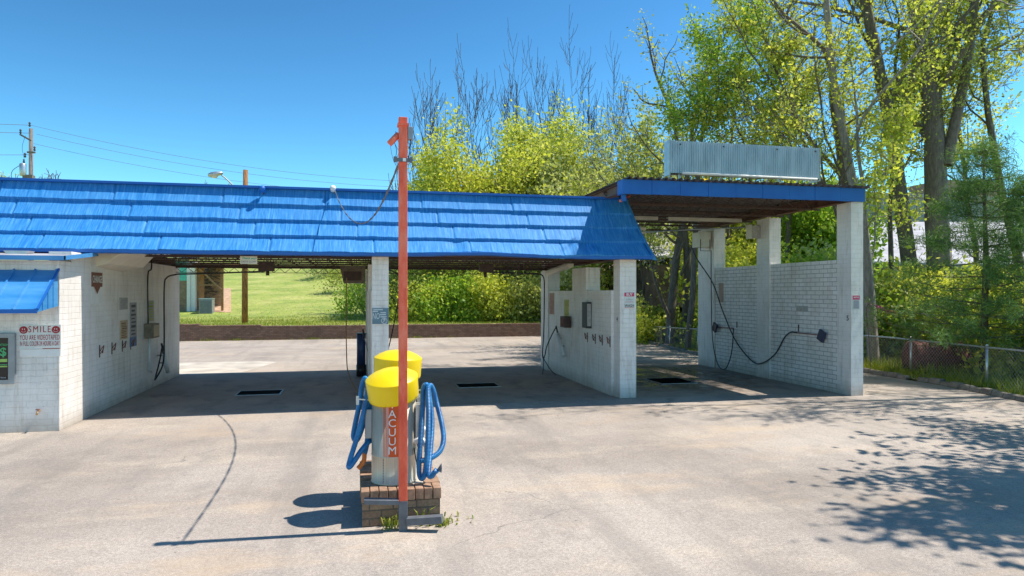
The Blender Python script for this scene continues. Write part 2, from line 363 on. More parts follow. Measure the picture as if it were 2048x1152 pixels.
wv=t.math('SINE',t.math('ADD',t.math('MULTIPLY',sep.outputs[1],2*math.pi/.014),t.math('MULTIPLY',sep.outputs[0],2*math.pi)))
c=t.ramp(t.noise(t.coord(),9,4),[(.35,(.008,.16,.42)),(.7,(.03,.30,.62))]); c=t.mix(t.ramp(wv,[(.0,.35),(.6,0.0)]),c,(.004,.05,.2))
M['hose']=t.done(c,.32,0,t.bump(wv,.6,.004))
t=NT('corrugated_zinc'); co=t.coord(); c=t.ramp(t.noise(t.mapped(co,(3,3,.8)),2,5,.6),[(.3,(.30,.38,.42)),(.7,(.48,.56,.60))]); M['zinc']=t.done(c,.42,.55)
t=NT('brushed_steel'); co=t.coord(); n=t.noise(t.mapped(co,(60,60,.8)),2,4); c=t.ramp(n,[(.3,(.50,.43,.33)),(.7,(.66,.58,.46))]); M['steel_body']=t.done(c,.42,.3,t.bump(n,.1,.002))

# ------------------------------------------------------------------ ground
random.seed(7)
def sm(a,b,x): t=min(1,max(0,(x-a)/(b-a))); return t*t*(3-2*t)
CURB=[(-40,14.0),(0,13.2),(8,13.3),(11.67,13.66),(14.35,14.2),(17.1,14.2),(19.5,13.2),(21.83,12.0),(26.25,12.6),(30.4,13.0),(35.6,13.4)]
def curb(y):
    for (y0,x0),(y1,x1) in zip(CURB,CURB[1:]):
        if y0<=y<=y1: return x0+(x1-x0)*(y-y0)/(y1-y0)
    return CURB[-1][1]
from mathutils import noise as mn
def hgt(x,y):
    pl=.64*(1-sm(10,14,x))*sm(34,35.6,y)
    d=max(0,(x-16.5)+max(0,y-30)*.55)
    hr=min(.17*d,2.6+.02*d)*sm(14,18,x+max(0,y-33)*.5)
    hill=.115*max(0,y-49-.2*abs(x+3)) if x<14 else .115*max(0,y-49-.2*17)*(1-sm(14,30,x))
    hill=min(hill,7+.01*y)
    return max(pl,hr)+hill*.95+.06*mn.noise(Vector((x*.4,y*.4,0)))*sm(0,2,abs(x-13)+max(0,y-36))
b=MB(); b.face([(-400,-400,-.4),(400,-400,-.4),(400,400,-.4),(-400,400,-.4)]); b.build('ground',M['lawn'],kind='structure')
b=MB(); ys=[-40,0,4,8,10,11.67,13,14.35,15.7,17.1,18.3,19.5,20.7,21.83,24,26.25,28.3,30.4,33,35.5]
for y0,y1 in zip(ys,ys[1:]): b.face([(-60,y0,0),(curb(y0),y0,0),(curb(y1),y1,0),(-60,y1,0)])
b.build('asphalt_lot',M['asphalt'],kind='structure')
b=MB(); b.face([(-4.85,13.98,.004),(10.9,13.98,.004),(10.9,20.75,.004),(-4.85,20.75,.004)]); b.build('bay_floor',M['slab'],kind='structure')
b=MB(); b.face([(-12,20.78,.004),(-3.3,20.78,.004),(-2.6,24.0,.004),(-3.2,24.4,.004),(-12,24.4,.004)]); b.build('concrete_apron',M['concrete_pale'],kind='structure')
# hillside lawn behind the retaining wall and wooded verge beyond the kerb
b=MB(); b.grid(lambda u,v:(lambda x,y:(x,y,hgt(x,y)))(-70+90*u,35.65+120*v*v),120,90,uvf=None); b.build('grass_hill',M['lawn'],kind='structure')
b=MB(); b.grid(lambda u,v:(lambda x,y:(x,y,hgt(x,y)))(20+100*u,35.65+120*v*v),60,60); b.build('wooded_hill',M['wood_floor'],kind='structure')
def verge(u,v):
    y=-20+55.65*v; x=curb(y)+.05+(90-curb(y))*u*u; return (x,y,hgt(x,y)+.02)
b=MB(); b.grid(verge,70,80); b.build('verge',M['wood_floor'],kind='structure')
# broken kerb along the lot
b=MB(); pts=[]; y=6.0
while y<34: pts.append(Vector((curb(y)+.04*mn.noise(Vector((y,0,0))),y,0))); y+=.35
for p,q in zip(pts,pts[1:]):
    if random.random()<.04: continue
    h=.09+.05*random.random(); w0=.16+.05*random.random(); d=(q-p).normalized(); nrm=Vector((d.y,-d.x,0)); q2=q-d*.012
    b.hexa([p,p+nrm*w0*1.4,q2+nrm*w0*1.4,q2,p+nrm*.05+Vector((0,0,h)),p+nrm*w0+Vector((0,0,h)),q2+nrm*w0+Vector((0,0,h)),q2+nrm*.05+Vector((0,0,h))])
b.build('lot_kerb',M['kerb'],bevel=.02,kind='structure')

# ------------------------------------------------------------------ trees
class TreeB:
    def __init__(s, seed): s.rs=random.Random(seed); s.b=MB(); s.tips=[]
    def fit(s, base, h, sx=1.0):
        zt=max(v[2] for v in s.b.v)-base.z; k=h/zt
        s.b.v=[(base.x+(v[0]-base.x)*k*sx,base.y+(v[1]-base.y)*k*sx,base.z+(v[2]-base.z)*k) for v in s.b.v]
        s.tips=[Vector((base.x+(v[0]-base.x)*k*sx,base.y+(v[1]-base.y)*k*sx,base.z+(v[2]-base.z)*k)) for v in s.tips]
    def limb(s, p, d, L, r, depth, maxd, trop=.25, wob=.18, kids=(3,5), ang=(30,60), shrink=(.5,.75), start=.35, rmin=.006, taper=.35, leafd=1):
        rs=s.rs; n=max(3,int(3+L*1.2)) if depth<2 else 4; pts=[p]; dirs=[]; step=L/n; dd=d.normalized()
        for i in range(n):
            wo=wob*(.28 if depth==0 else 1); dd=(dd+Vector((rs.gauss(0,wo),rs.gauss(0,wo),rs.gauss(0,wo)))+Vector((0,0,trop/n*2))).normalized()
            p=p+dd*step; pts.append(p); dirs.append(dd)
        rad=[max(rmin,r*(1-(1-taper)*i/n)) for i in range(n+1)]
        s.b.tube(pts,rad,8 if r>.12 else 5 if r>.03 else 3,cap=False)
        if depth>=maxd-leafd+1:
            for q in pts[1:]: s.tips.append(q)
        if depth>=maxd: s.tips.append(pts[-1]); return
        k=rs.randint(*kids)
        for i in range(k):
            f=start+(1-start)*(i+rs.random())/k; j=min(n-1,int(f*n)); q=pts[j].lerp(pts[j+1],f*n-j) if j<n else pts[-1]
            a=R(rs.uniform(*ang)); ax=dirs[j].orthogonal().normalized(); ax=Quaternion(dirs[j],rs.uniform(0,2*math.pi))@ax
            nd=Quaternion(ax,a)@dirs[j]
            s.limb(q,nd,L*rs.uniform(*shrink)*(1.15-.4*f),max(rmin,rad[j]*(.36 if depth==0 else .58)),depth+1,maxd,trop,wob,kids,ang,shrink,start*.7,rmin,taper,leafd)
        s.limb(pts[-1],dirs[-1],L*rs.uniform(*shrink),rad[-1],depth+1,maxd,trop,wob,kids,ang,shrink,start*.7,rmin,taper,leafd)
def leaves_mesh(name, pts, n, size, spread, seed, aspect=.6, flat=0.0):
    "n small leaf-shaped faces scattered around points"
    rg=np.random.default_rng(seed); P=np.array([tuple(p) for p in pts]); wt=rg.random(len(P))**3+.02; idx=rg.choice(len(P),n,p=wt/wt.sum())
    c=P[idx]+rg.normal(0,spread,(n,3)); a=rg.normal(0,1,(n,3)); a[:,2]*=(1-flat); a/=np.linalg.norm(a,axis=1,keepdims=True)
    q=rg.normal(0,1,(n,3)); q-=a*(q*a).sum(1,keepdims=True); q/=np.linalg.norm(q,axis=1,keepdims=True)
    s=size*rg.uniform(.45,1.6,(n,1)); V=np.stack([c-a*s*.5,c+q*s*.5*aspect,c+a*s*.5,c-q*s*.5*aspect],1).reshape(-1,3)
    return V
def mesh_quads(name,V,mat,parent):
    org=ORG[parent.name]; V=V-np.array(tuple(org)); n=len(V)//4; me=bpy.data.meshes.new(name)
    me.vertices.add(len(V)); me.vertices.foreach_set('co',V.astype(np.float32).ravel())
    me.loops.add(4*n); me.loops.foreach_set('vertex_index',np.arange(4*n,dtype=np.int32))
    me.polygons.add(n); me.polygons.foreach_set('loop_start',np.arange(0,4*n,4,dtype=np.int32)); me.polygons.foreach_set('loop_total',np.full(n,4,dtype=np.int32))
    me.update(calc_edges=True); me.materials.append(mat)
    o=bpy.data.objects.new(name,me); COL.objects.link(o); o.parent=parent; ORG[o.name]=Vector(org); return o
def tree(name,label,base,seed,trunks,bark,leaf=None,nleaf=0,lsize=.12,spread=.3,group='trees behind the car wash',cat='tree',keep=None,fit=None,fx=1.0,**kw):
    base=Vector(base); root=empty(name,base,label,cat,group); tb=TreeB(seed)
    for (off,d,L,r) in trunks: tb.limb(base+Vector(off),Vector(d),L,r,0,**kw)
    if fit: tb.fit(base,fit,fx)
    tb.b.build('trunk',M[bark],root)
    if nleaf:
        tp=tb.tips if keep is None else [p for p in tb.tips if keep(p)]
        if tp: mesh_quads('crown',leaves_mesh('crown',tp,nleaf,lsize,spread,seed),M[leaf],root)
    return root
def bush(name,label,base,seed,r,h,n,leaf,bark='bark_dark',size=.17,stems=5,group='bushes behind the lot',lean=0,cat='bush'):
    base=Vector(base); root=empty(name,base,label,cat,group); rs=random.Random(seed); b=MB(); pts=[]
    for i in range(stems):
        a=rs.uniform(0,6.28); d=r*rs.uniform(.3,.95); tip=base+Vector((d*math.cos(a),d*math.sin(a),h*rs.uniform(.6,1))); mid=base.lerp(tip,.5)+Vector((rs.gauss(0,.15*r),rs.gauss(0,.15*r),h*.12))
        c=curve_pts([base+Vector((rs.gauss(0,.1),rs.gauss(0,.1),-.05)),mid,tip],4); b.tube(c,[.035*(1-.8*k/(len(c)-1)) for k in range(len(c))],4,cap=False)
    nb=int(14+r*h*4)
    for i in range(nb):     # foliage clumps with gaps between
        a=rs.uniform(0,6.28); ph=rs.uniform(0,1)**.6; zz=h*(.08+.86*rs.random()); rr=r*math.sqrt(max(.08,1-((zz/h-.4)/.75)**2))*ph
        pts.append(base+Vector((rr*math.cos(a),rr*math.sin(a),zz)))
    b.build('stems',M[bark],root)
    rg=np.random.default_rng(seed); V=leaves_mesh('x',pts,n,size,min(.45,.16*(r+h)/2+.1),seed)
    mesh_quads('foliage',V,M[leaf],root); return root

# ================================================================== the car wash
XL, XM, XR = -4.85, .27, 5.52        # wall faces
wash=empty('car_wash_building',(0,14,0),'white painted brick self service car wash under a long blue shake mansard roof','building')
b=MB(); b.box(-14,XL-.0,12.8,13.3,0,2.84); b.box(XL-.35,XL,13.3,20.7,0,3.02); b.box(-14,XL-.35,20.4,20.7,0,3.02); b.build('equipment_room_wall',M['brick'],wash)
b=MB(); b.box(XM,XM+.2,14.4,16.2,0,2.36); b.box(XM,XM+.2,16.8,20.1,0,2.36); b.build('partition_wall',M['brick'],wash)
b=MB(); b.box(XR,XR+.2,14.43,16.1,0,2.36); b.box(XR,XR+.2,17.2,19.5,0,2.36); b.box(XR-.03,XR,17.25,17.75,0,1.38); b.build('partition_wall',M['brick'],wash)
def pillar(x0,x1,y0,y1,z1,par): MB().box(x0,x1,y0,y1,0,z1).build('pillar',M['brick'],par)
pillar(XM+.015,XM+.345,14.05,14.4,3.03,wash); pillar(XM-.03,XM+.3,16.2,16.8,2.96,wash); pillar(XM-.03,XM+.3,20.1,20.6,2.96,wash)
pillar(XR+.06,XR+.44,14.05,14.43,3.03,wash); pillar(XR-.02,XR+.35,16.1,17.2,2.93,wash); pillar(XR-.03,XR+.33,19.5,20.3,2.96,wash)
def ibeam(x,y0,y1,z0,z1,par,mat='brown_steel',w=.16):
    b=MB(); b.box(x-w/2,x+w/2,y0,y1,z0,z0+.018); b.box(x-w/2,x+w/2,y0,y1,z1-.018,z1); b.box(x-.008,x+.008,y0,y1,z0+.018,z1-.018); b.build('steel_beam',M[mat],par)
ibeam(XR+.2,13.9,20.6,3.035,3.24,wash); ibeam(XM+.18,13.9,20.6,3.035,3.24,wash)
b=MB(); b.box(XL-.3,XL-.1,13.95,20.7,3.022,3.24); b.build('sill_plate',M['dark_steel'],wash)
def joist(x0,x1,y,z0,z1,par,pitch=.5,r=.011):
    b=MB()
    for z in (z0,z1-.04):
        b.box(x0,x1,y-.03,y-.008,z,z+.04); b.box(x0,x1,y+.008,y+.03,z,z+.04)
    n=int((x1-x0)/(pitch/2)); st=(x1-x0)/n
    for i in range(n):
        a=(x0+i*st,y,z0+.03 if i%2 else z1-.03); c=(x0+(i+1)*st,y,z1-.03 if i%2 else z0+.03); b.tube([a,c],r,4,cap=False,smooth=False)
    b.build('roof_joist',M['dark_steel'],par)
for i in range(6): joist(XL-.1,5.9,14.35+i*1.18,3.05,3.36,wash)
b=MB(); b.box(XL-.1,5.95,20.3,20.34,2.99,3.05); b.box(XL-.1,5.95,20.3,20.33,2.86,2.875)
for i in range(36): b.tube([(XL+i*.3,20.31,3.0),(XL+.15+i*.3,20.31,2.87)],.008,3,cap=False); 
for i in range(36): b.tube([(XL+.15+i*.3,20.31,2.87),(XL+.3+i*.3,20.31,3.0)],.008,3,cap=False)
b.build('rear_truss',M['dark_steel'],wash)
def deck(name,x0,x1,y0,y1,z,mat,par,pitch=.15,h=.038,along='Y',slope=0):
    "fluted steel deck, flutes along Y or X"
    b=MB(); prof=[(0,0),(.35,0),(.5,1),(.85,1),(1,0)]
    a0,a1=(x0,x1) if along=='Y' else (y0,y1); n=int((a1-a0)/pitch); st=(a1-a0)/n
    for i in range(n):
        for (u0,w0),(u1,w1) in zip(prof,prof[1:]):
            p,q=a0+(i+u0)*st,a0+(i+u1)*st; z0,z1=z+w0*h,z+w1*h
            if along=='Y':
                b.face([(p,y0,z0),(q,y0,z1),(q,y1,z1+slope),(p,y1,z0+slope)]); b.face([(p,y1,z0+.006+slope),(q,y1,z1+.006+slope),(q,y0,z1+.006),(p,y0,z0+.006)])
            else:
                b.face([(x1,p,z0),(x1,q,z1),(x0,q,z1),(x0,p,z0)]); b.face([(x0,p,z0+.006),(x0,q,z1+.006),(x1,q,z1+.006),(x1,p,z0+.006)])
    return b.build(name,M[mat],par)
deck('roof_deck',-14,5.98,14.35,20.9,3.37,'deck_under',wash)
MB().box(-14,5.98,14.6,20.9,3.43,3.47).build('roof_membrane',M['wall_grey'],wash)
b=MB(); b.box(-12.5,5.9,13.85,14.34,3.09,3.12); b.build('soffit_board',M['deck_brown'],wash)
b=MB(); b.box(-14,5.98,20.88,20.93,3.30,3.52); b.build('rear_fascia',M['blue_flat'],wash)
# mansard -----------------------------------------------------------
T0,T1=0,1
def slope(t): return 14.60-.42*t-.40*t*t, 4.40-1.33*t            # y, z
def snorm(t):
    dy,dz=-.42-.8*t,-1.33; L=math.hypot(dy,dz); return (dz/L,-dy/L)  # outward (towards -y, up)
rs=random.Random(3); NX=900; X0=-12.5
def ridge_profile(seed):
    r=random.Random(seed); a=[0]*(NX+1); i=0
    while i<NX:
        wd=r.choice([2,2,3,4,6]); hh=r.uniform(.1,1)**1.5
        for k in range(wd):
            if i+k<=NX: a[i+k]+=hh*math.sin(math.pi*(k+.5)/wd)
        i+=wd+r.choice([0,0,1,3])
    return a
mansard=MB().box(-12.5,5.9,14.62,14.72,3.45,4.41).build('mansard_roof',M['blue_flat'],wash)
PAN=1.95
def seam0(k): return -4.55+.315*k                                   # seam of course k
for k in range(4):
    b=MB(); rp=ridge_profile(50+k); t0=k/4-.01; t1=(k+1)/4+.012; xe=5.92+.075*(k+1)
    def fn(u,v,k=k,t0=t0,t1=t1,xe=xe,rp=rp):
        x=X0+(xe-X0)*u; 
        ph=((x-seam0(k))/PAN)%1.0
        wav=.010*mn.noise(Vector((x*1.6,k*7,0)))+.006*mn.noise(Vector((x*5,k*3,2)))
        t=t0+(t1+wav-t0)*v
        if k==3:
            t-= .03*v*math.exp(-((x-2.3)/.8)**2)-.012*v*math.exp(-((x-4.2)/.5)**2)
        y,z=slope(t); ny,nz=snorm(t)
        ix=min(NX,int(u*NX)); o=.004+.062*v+.005*rp[ix]*(1 if ph>.02 else 0)+.012*(1-ph)*(.3+.7*v)-(.03 if ph<.011 else 0)
        if k==3:
            for (cx,cv,rr,am) in ((4.55,.55,.10,.05),(4.75,.3,.12,-.05),(4.95,.75,.10,.045),(1.95,.6,.15,-.03),(2.2,.4,.1,.02)):
                o+=am*math.exp(-((x-cx)/rr)**2-((v-cv)/.35)**2)
        return (x,y+ny*o,z+nz*o)
    b.grid(fn,NX,7,smooth=True)
    # rolled lower lip
    def lip(u,v,fn=fn,t1=t1):
        x,y,z=fn(u,1.0); ny,nz=snorm(t1); return (x,y-ny*.066*v,z-nz*.066*v-.02*v)
    b.grid(lip,NX,1,smooth=False)
    b.build('shingle_course',M['blue_shake'],mansard)
b=MB(); b.box(-12.5,5.93,14.49,14.74,4.405,4.45); b.build('top_cap',M['blue_flat'],mansard)
def dripf(u,v):
    x=-12.5+(6.2+12.5)*u; lift=.04*math.exp(-((x-2.4)/.9)**2)-.012*math.exp(-((x-4.9)/.6)**2)+.006*mn.noise(Vector((x*2,0,0)))
    y=[13.765,13.715,13.72,13.8][min(3,int(v*3+.5))]; z=[3.10,3.085,3.035,3.02][min(3,int(v*3+.5))]; return (x,y,z+lift)
MB().grid(dripf,200,3,smooth=False).build('drip_edge',M['blue_flat'],mansard)
b=MB()                                                             # right-hand corner trim and return
for k in range(4):
    for (ta,tb) in ((k/4,(k+1)/4+.01),):
        ya,za=slope(ta); yb,zb=slope(tb); na=snorm(ta); o0,o1=.03,.075; xa=5.90+.075*k; xb=5.90+.075*(k+1)
        A=(xa-.0,ya+na[0]*o0,za+na[1]*o0); B=(xa+.10,ya+.02,za); C=(xb+.13,yb+.02,zb-.02); D=(xb-.02,yb+na[0]*o1,zb+na[1]*o1)
        b.face([D,C,B,A]); b.face([B,C,(xb+.10,14.7,zb),(xa+.07,14.7,za)]); b.face([D,(xb-.02,yb+.03,zb-.03),(xb+.13,yb+.05,zb-.05),C])
b.build('corner_trim',M['blue_shake'],mansard)
b=MB(); b.box(5.32,5.42,13.30,13.33,4.20,4.345)

b.build('junction_flashing',M['blue_flat'],mansard)
# low roof of the front room, awning
b=MB(); b.hexa([(-14,12.55,2.87),(-4.68,12.55,2.87),(-4.68,14.0,3.0),(-14,14.0,3.0),(-14,12.55,2.90),(-4.68,12.55,2.90),(-4.68,14.0,3.03),(-14,14.0,3.03)]); lr=b.build('low_roof',M['roof_white'],wash)
b=MB(); b.box(-14,-4.66,12.53,12.548,2.835,2.91); b.hexa([(-4.678,12.53,2.84),(-4.66,12.53,2.84),(-4.66,14.0,2.98),(-4.678,14.0,2.98),(-4.678,12.53,2.91),(-4.66,12.53,2.91),(-4.66,14.0,3.05),(-4.678,14.0,3.05)]); b.build('roof_edge',M['blue_awning'],lr)
awn=None
b=MB(); yt,zt,yf,zf=12.78,2.68,12.0,2.0; AX=-4.86
b.face([(-14,yt,zt),(AX,yt,zt),(AX,yf,zf+.035),(-14,yf,zf+.035)]); b.face([(-14,yf,zf),(AX,yf,zf),(AX,yt,2.08),(-14,yt,2.08)])
b.face([(-14,yf,zf+.035),(AX,yf,zf+.035),(AX,yf,zf),(-14,yf,zf)]); b.face([(AX,yf,zf),(AX,yf,zf+.035),(AX,yt,zt),(AX,yt,2.08)])
for i in range(30):
    x=AX-.02-i*.31
    if x<-13: break
    b.bar((x,yt,zt+.012),(x,yf,zf+.047),.022,.03)
for i in range(1,4):
    y=yt-(yt-yf)*i/4; z0=2.08-(.08)*i/4; z1=zt-(zt-zf)*i/4; b.box(AX,AX+.012,y-.012,y+.012,z0+.01,z1-.01)
awn=b.build('awning',M['blue_awning'],wash)
b=MB(); b.box(-14,AX+.01,yf-.02,yf-.002,zf-.015,zf+.05); b.bar((AX+.012,yf,zf+.05),(AX+.012,yt,zt+.02),.03,.03); b.build('edge_trim',M['blue_flat'],awn)
# ================================================================== tall bay
rv=empty('tall_wash_bay',(8,14,0),'tall open wash bay with a flat blue edged roof and white brick side wall','building')
XV=10.75
b=MB(); b.box(XV,XV+.2,13.72,16.3,0,3.06); b.box(XV,XV+.2,16.9,19.2,0,3.06); b.build('side_wall',M['brick_bare'],rv)
pillar(XV,XV+.31,13.25,13.72,4.33,rv); pillar(XV-.04,XV+.3,16.3,16.9,4.30,rv); pillar(XV-.05,XV+.33,19.2,20.2,4.30,rv)
pillar(5.62,5.9,20.31,20.6,4.30,rv)
ibeam(XV+.15,13.4,20.6,4.365,4.58,rv,'brown_steel',.18); ibeam(5.48,13.3,20.6,4.42,4.63,rv,'brown_steel',.16)
for i in range(5): joist(5.4,XV+.2,14.6+i*1.45,4.30,4.59,rv,.46,.012)
deck('roof_deck',5.32,11.12,13.1,20.9,4.635,'deck_brown',rv,.16,.045)
b=MB()
n=9; xs=[5.30+(11.06-5.30)*i/n for i in range(n+1)]
for i in range(n): b.box(xs[i]+.002,xs[i+1]-.002,13.18-.004*(i%2),13.22,4.335+.01*(i%3==1)*.4,4.635)
b.box(5.302,5.34,13.222,13.5,4.337,4.633); fas=b.build('fascia',M['blue_flat'],rv,bevel=.006)
b=MB()
for sx in (5.40,5.33):pass
b.bar((5.65,14.2,4.33),(6.15,14.9,4.55),.05,.05); b.build('roof_brace',M['pole'],rv)
# ================================================================== sign cabinet on the tall bay
sg=empty('roof_sign',(8.2,13.7,4.7),'blank corrugated grey metal sign cabinet standing on the tall bay roof','sign')
b=MB(); sx0,sx1=6.60,10.27; zb,zt_=4.90,5.60; n=66; st=(sx1-sx0)/n
for i in range(n):
    for u0,u1,a0,a1 in ((0,.5,0,1),(.5,1,1,0)):
        p,q=sx0+(i+u0)*st,sx0+(i+u1)*st; b.face([(p,13.70-.022*a0,zb),(q,13.70-.022*a1,zb),(q,13.70-.022*a1,zt_-.0),(p,13.70-.022*a0,zt_)])
b.build('corrugated_panel',M['zinc'],sg)
b=MB(); b.box(sx0-.03,sx0-.002,13.69,13.95,zb-.05,zt_+.01); b.box(sx1+.002,sx1+.03,13.69,13.95,zb-.05,zt_+.01); b.box(sx0,sx1,13.93,13.95,zb,zt_); b.box(sx0,sx1,13.71,13.929,zt_-.02,zt_); b.build('cabinet',M['galv'],sg)
b=MB(); b.tube([(sx0+.25,13.64,zb-.01),(sx1-.1,13.64,zb-.02)],.028,8); b.build('light_tube',M['white_paint'],sg)
for x in (6.85,8.1,9.3,10.1): 
    b=MB(); b.box(x-.025,x+.025,13.74,13.79,4.69,zb+.1); b.bar((x,13.79,zb+.4),(x,14.5,4.70),.03); b.build('post',M['galv'],sg)
for x in (6.82,7.85,9.17,10.15): MB().lathe((x,13.668,zt_-.08),[(.018,0),(.018,.01)],8,Matrix.Rotation(R(90),3,'X')).build('bolt',M['dark_ink'],sg)
b=MB(); rr=random.Random(5)
for i in range(50):
    x=6.7+rr.random()*3.4; y=13.4+rr.random()*.5; a=rr.uniform(0,3); s_=.05+.06*rr.random(); b.face([(x,y,4.70),(x+s_*math.cos(a),y+s_*math.sin(a),4.71),(x+s_*math.cos(a+1.2),y+s_*math.sin(a+1.2),4.745),(x+.02,y+.05,4.72)])
b.build('leaf_litter',M['leaf_olive'],kind='stuff')
b=MB(); b.grid(lambda u,v:(7.12+.30*u,13.32+.2*v,4.70+.05*math.sin(3.14*u)*math.sin(3.14*v)+.015*math.sin(20*u)),10,5); b.build('rag',M['yellow_plastic'],label='crumpled yellow rag lying on the roof under the sign',category=None) if False else tag(b.build('rag',M['yellow_plastic']),'crumpled yellow rag lying on the roof under the corrugated sign','rag')
# ================================================================== drains
for (x0,x1,y0,y1,lb) in ((-2.68,-1.7,16.25,17.0,'rectangular black floor drain in the left bay'),(2.38,3.42,16.4,17.15,'rectangular black floor drain in the middle bay'),(7.45,8.45,15.95,17.1,'rectangular black floor drain on the wet floor of the tall bay')):
    F4=.028; r=empty('floor_drain',((x0+x1)/2,(y0+y1)/2,0),lb,'drain','floor drains of the wash bays')
    b=MB(); b.box(x0,x1,y0,y0+F4,.0045,.02); b.box(x0,x1,y1-F4,y1,.0045,.02); b.box(x0,x0+F4,y0+F4,y1-F4,.0045,.02); b.box(x1-F4,x1,y0+F4,y1-F4,.0045,.02); b.build('frame',M['grey_metal'],r)
    b=MB(); n=22
    for i in range(n):
        x=x0+.045+(x1-x0-.1)*i/n; b.box(x,x+.010,y0+F4,y1-F4,.012,.018)
    b.build('grate',M['pit_black'],r); MB().box(x0+F4,x1-F4,y0+F4,y1-F4,.005,.010).build('pit',M['pit_black'],r)
# ================================================================== SMILE sign, change machine
YW=12.8
def plate(root,name,mat,x0,x1,z0,z1,y,th=.012,dy=0): return MB().box(x0,x1,y-th,y,z0,z1).build(name,M[mat],root)
s1=empty('warning_sign',(-5.13,12.79,1.38),'white sign reading smile you are videotaped beside two red smiley faces','sign')
plate(s1,'board','sign_white',-5.44,-4.825,1.37,1.775,YW)
Y1=YW-.014; U=(0,0,1); X=(1,0,0)
text('lettering','SMILE',.15,(-5.135,Y1,1.695),X,U,M['sign_red'],s1,1.0,0,1.25,fit=.33)
text('lettering','YOU ARE VIDEOTAPED',.12,(-5.132,Y1,1.56),X,U,M['sign_red'],s1,.72,0,1.08,fit=.585)
text('lettering','IN FULL COLOR-24 HOURS A DAY',.11,(-5.132,Y1,1.46),X,U,M['sign_red'],s1,.50,0,1.05,fit=.585)
RX=Matrix.Rotation(R(90),3,'X')
for x in (-5.37,-4.895):
    MB().lathe((x,Y1+.001,1.69),[(.062,0),(.062,.003)],28,RX).build('smiley',M['sign_red'],s1)
    b=MB(); Yf=Y1-.0035
    for ex in (-.016,.016): b.face([(x+ex+.006*math.cos(a),Yf,1.703+.014*math.sin(a)) for a in [2*math.pi*i/12 for i in range(12)]])
    arc=[(.033*math.cos(R(a)),.033*math.sin(R(a))) for a in range(200,341,14)]
    for (a0,c0),(a1,c1) in zip(arc,arc[1:]): b.face([(x+a0,Yf,1.69+c0),(x+a1,Yf,1.69+c1),(x+a1*1.15,Yf,1.69+c1*1.15),(x+a0*1.15,Yf,1.69+c0*1.15)])
    b.build('smiley_face',M['sign_white'],s1)
plate(s1,'stripe','white_paint',-5.2,-4.84,1.392,1.403,Y1,.003); plate(s1,'stripe','sign_red',-5.09,-4.83,1.374,1.384,Y1,.003)
plate(s1,'board_patch','white_paint',-5.43,-4.83,1.25,1.365,YW,.006)
k=empty('change_machine',(-5.75,12.79,.8),'dark change machine with green dollar sign in a steel frame in the front wall','machine')
b=MB(); b.box(-6.1,-5.48,12.74,YW,.81,.88); b.box(-6.1,-5.48,12.74,YW,1.57,1.64); b.box(-5.575,-5.48,12.74,YW,.88,1.57); b.box(-6.1,-6.03,12.74,YW,.88,1.57); b.build('frame',M['grey_metal'],k,bevel=.004)
plate(k,'panel','black_panel',-6.03,-5.575,.88,1.57,12.79)
Y2=12.776
text('lettering','$',.19,(-5.66,Y2,1.33),X,U,M['green_ink'],k,1,.004); text('lettering','CREATION$'[:8],.05,(-5.69,Y2,1.45),X,U,M['green_ink'],k,.9,.001)
for z,h,m in ((1.17,.05,'lime_ink'),(1.12,.012,'green_ink'),(1.085,.022,'lime_ink')): plate(k,'label_strip',m,-5.71,-5.60,z,z+h,Y2,.002)
text('lettering','Exact',.035,(-5.66,Y2,.915),X,U,M['pale_ink'],k,1,0)
tp=empty('hose_bib',(-5.14,12.78,.3),'small brass tap low on the front wall','tap')
b=MB(); b.tube([(-5.14,12.8,.35),(-5.14,12.73,.35),(-5.14,12.69,.30)],.016,8); b.build('spout',M['brass'],tp); MB().lathe((-5.14,12.73,.375),[(.03,0),(.032,.008),(.02,.014)],12).build('handle',M['rust'],tp)
# ================================================================== left bay wall fixtures
def wplate(root,name,mat,y0,y1,z0,z1,x,th=.01):       # plate on a wall facing +x (th>0) or -x (th<0)
    return MB().box(min(x,x+th),max(x,x+th),y0,y1,z0,z1).build(name,M[mat],root)
s=empty('change_sign',(XL,14.4,2.4),'brown arrow shaped sign with white lettering high on the left bay wall','sign')
wplate(s,'backing','white_paint',14.17,14.75,2.10,2.83,XL+.001,.005)
b=MB(); b.box(XL+.007,XL+.02,14.19,14.72,2.42,2.69); b.face([(XL+.018,14.3,2.42),(XL+.018,14.62,2.42),(XL+.018,14.46,2.28)]); b.build('board',M['sign_brown'],s)
text('lettering','CHANGE',.19,(XL+.022,14.455,2.555),(0,1,0),U,M['sign_white'],s,.62,.002)
def board(lb,y0,y1,z0,z1,mat,inks,x=XL,th=.012,group='rules boards on the left bay wall',name='rules_board'):
    r=empty(name,(x,(y0+y1)/2,z0),lb,'sign',group); wplate(r,'board',mat,y0,y1,z0,z1,x,th); rr=random.Random(len(lb)); 
    b=MB(); z=z1-.05; sx=x+th+(.002 if th>0 else -.002)
    while z>z0+.04:
        h=rr.uniform(.012,.03)*inks[1]; a=y0+(y1-y0)*rr.uniform(.08,.2); c=y1-(y1-y0)*rr.uniform(.08,.3)
        P=[(sx,a,z-h),(sx,c,z-h),(sx,c,z),(sx,a,z)]; b.face(P if th>0 else P[::-1]); z-=h+.025*inks[1]
    b.build('printed_lines',M[inks[0]],r); return r
board('faded grey board left of the price menu on the left bay wall',15.75,16.25,1.95,2.2,'grey_board',('sign_grey',1))
board('tan framed board below the faded grey one on the left bay wall',15.78,16.25,1.32,1.72,'tan_board',('sign_brown',.8))
mn_=board('tall dark price menu with blue foot on the left bay wall',16.42,16.86,1.33,2.09,'sign_grey',('dark_ink',2.0))
wplate(mn_,'blue_foot','blue_paper',16.42,16.86,1.12,1.328,XL,.013)
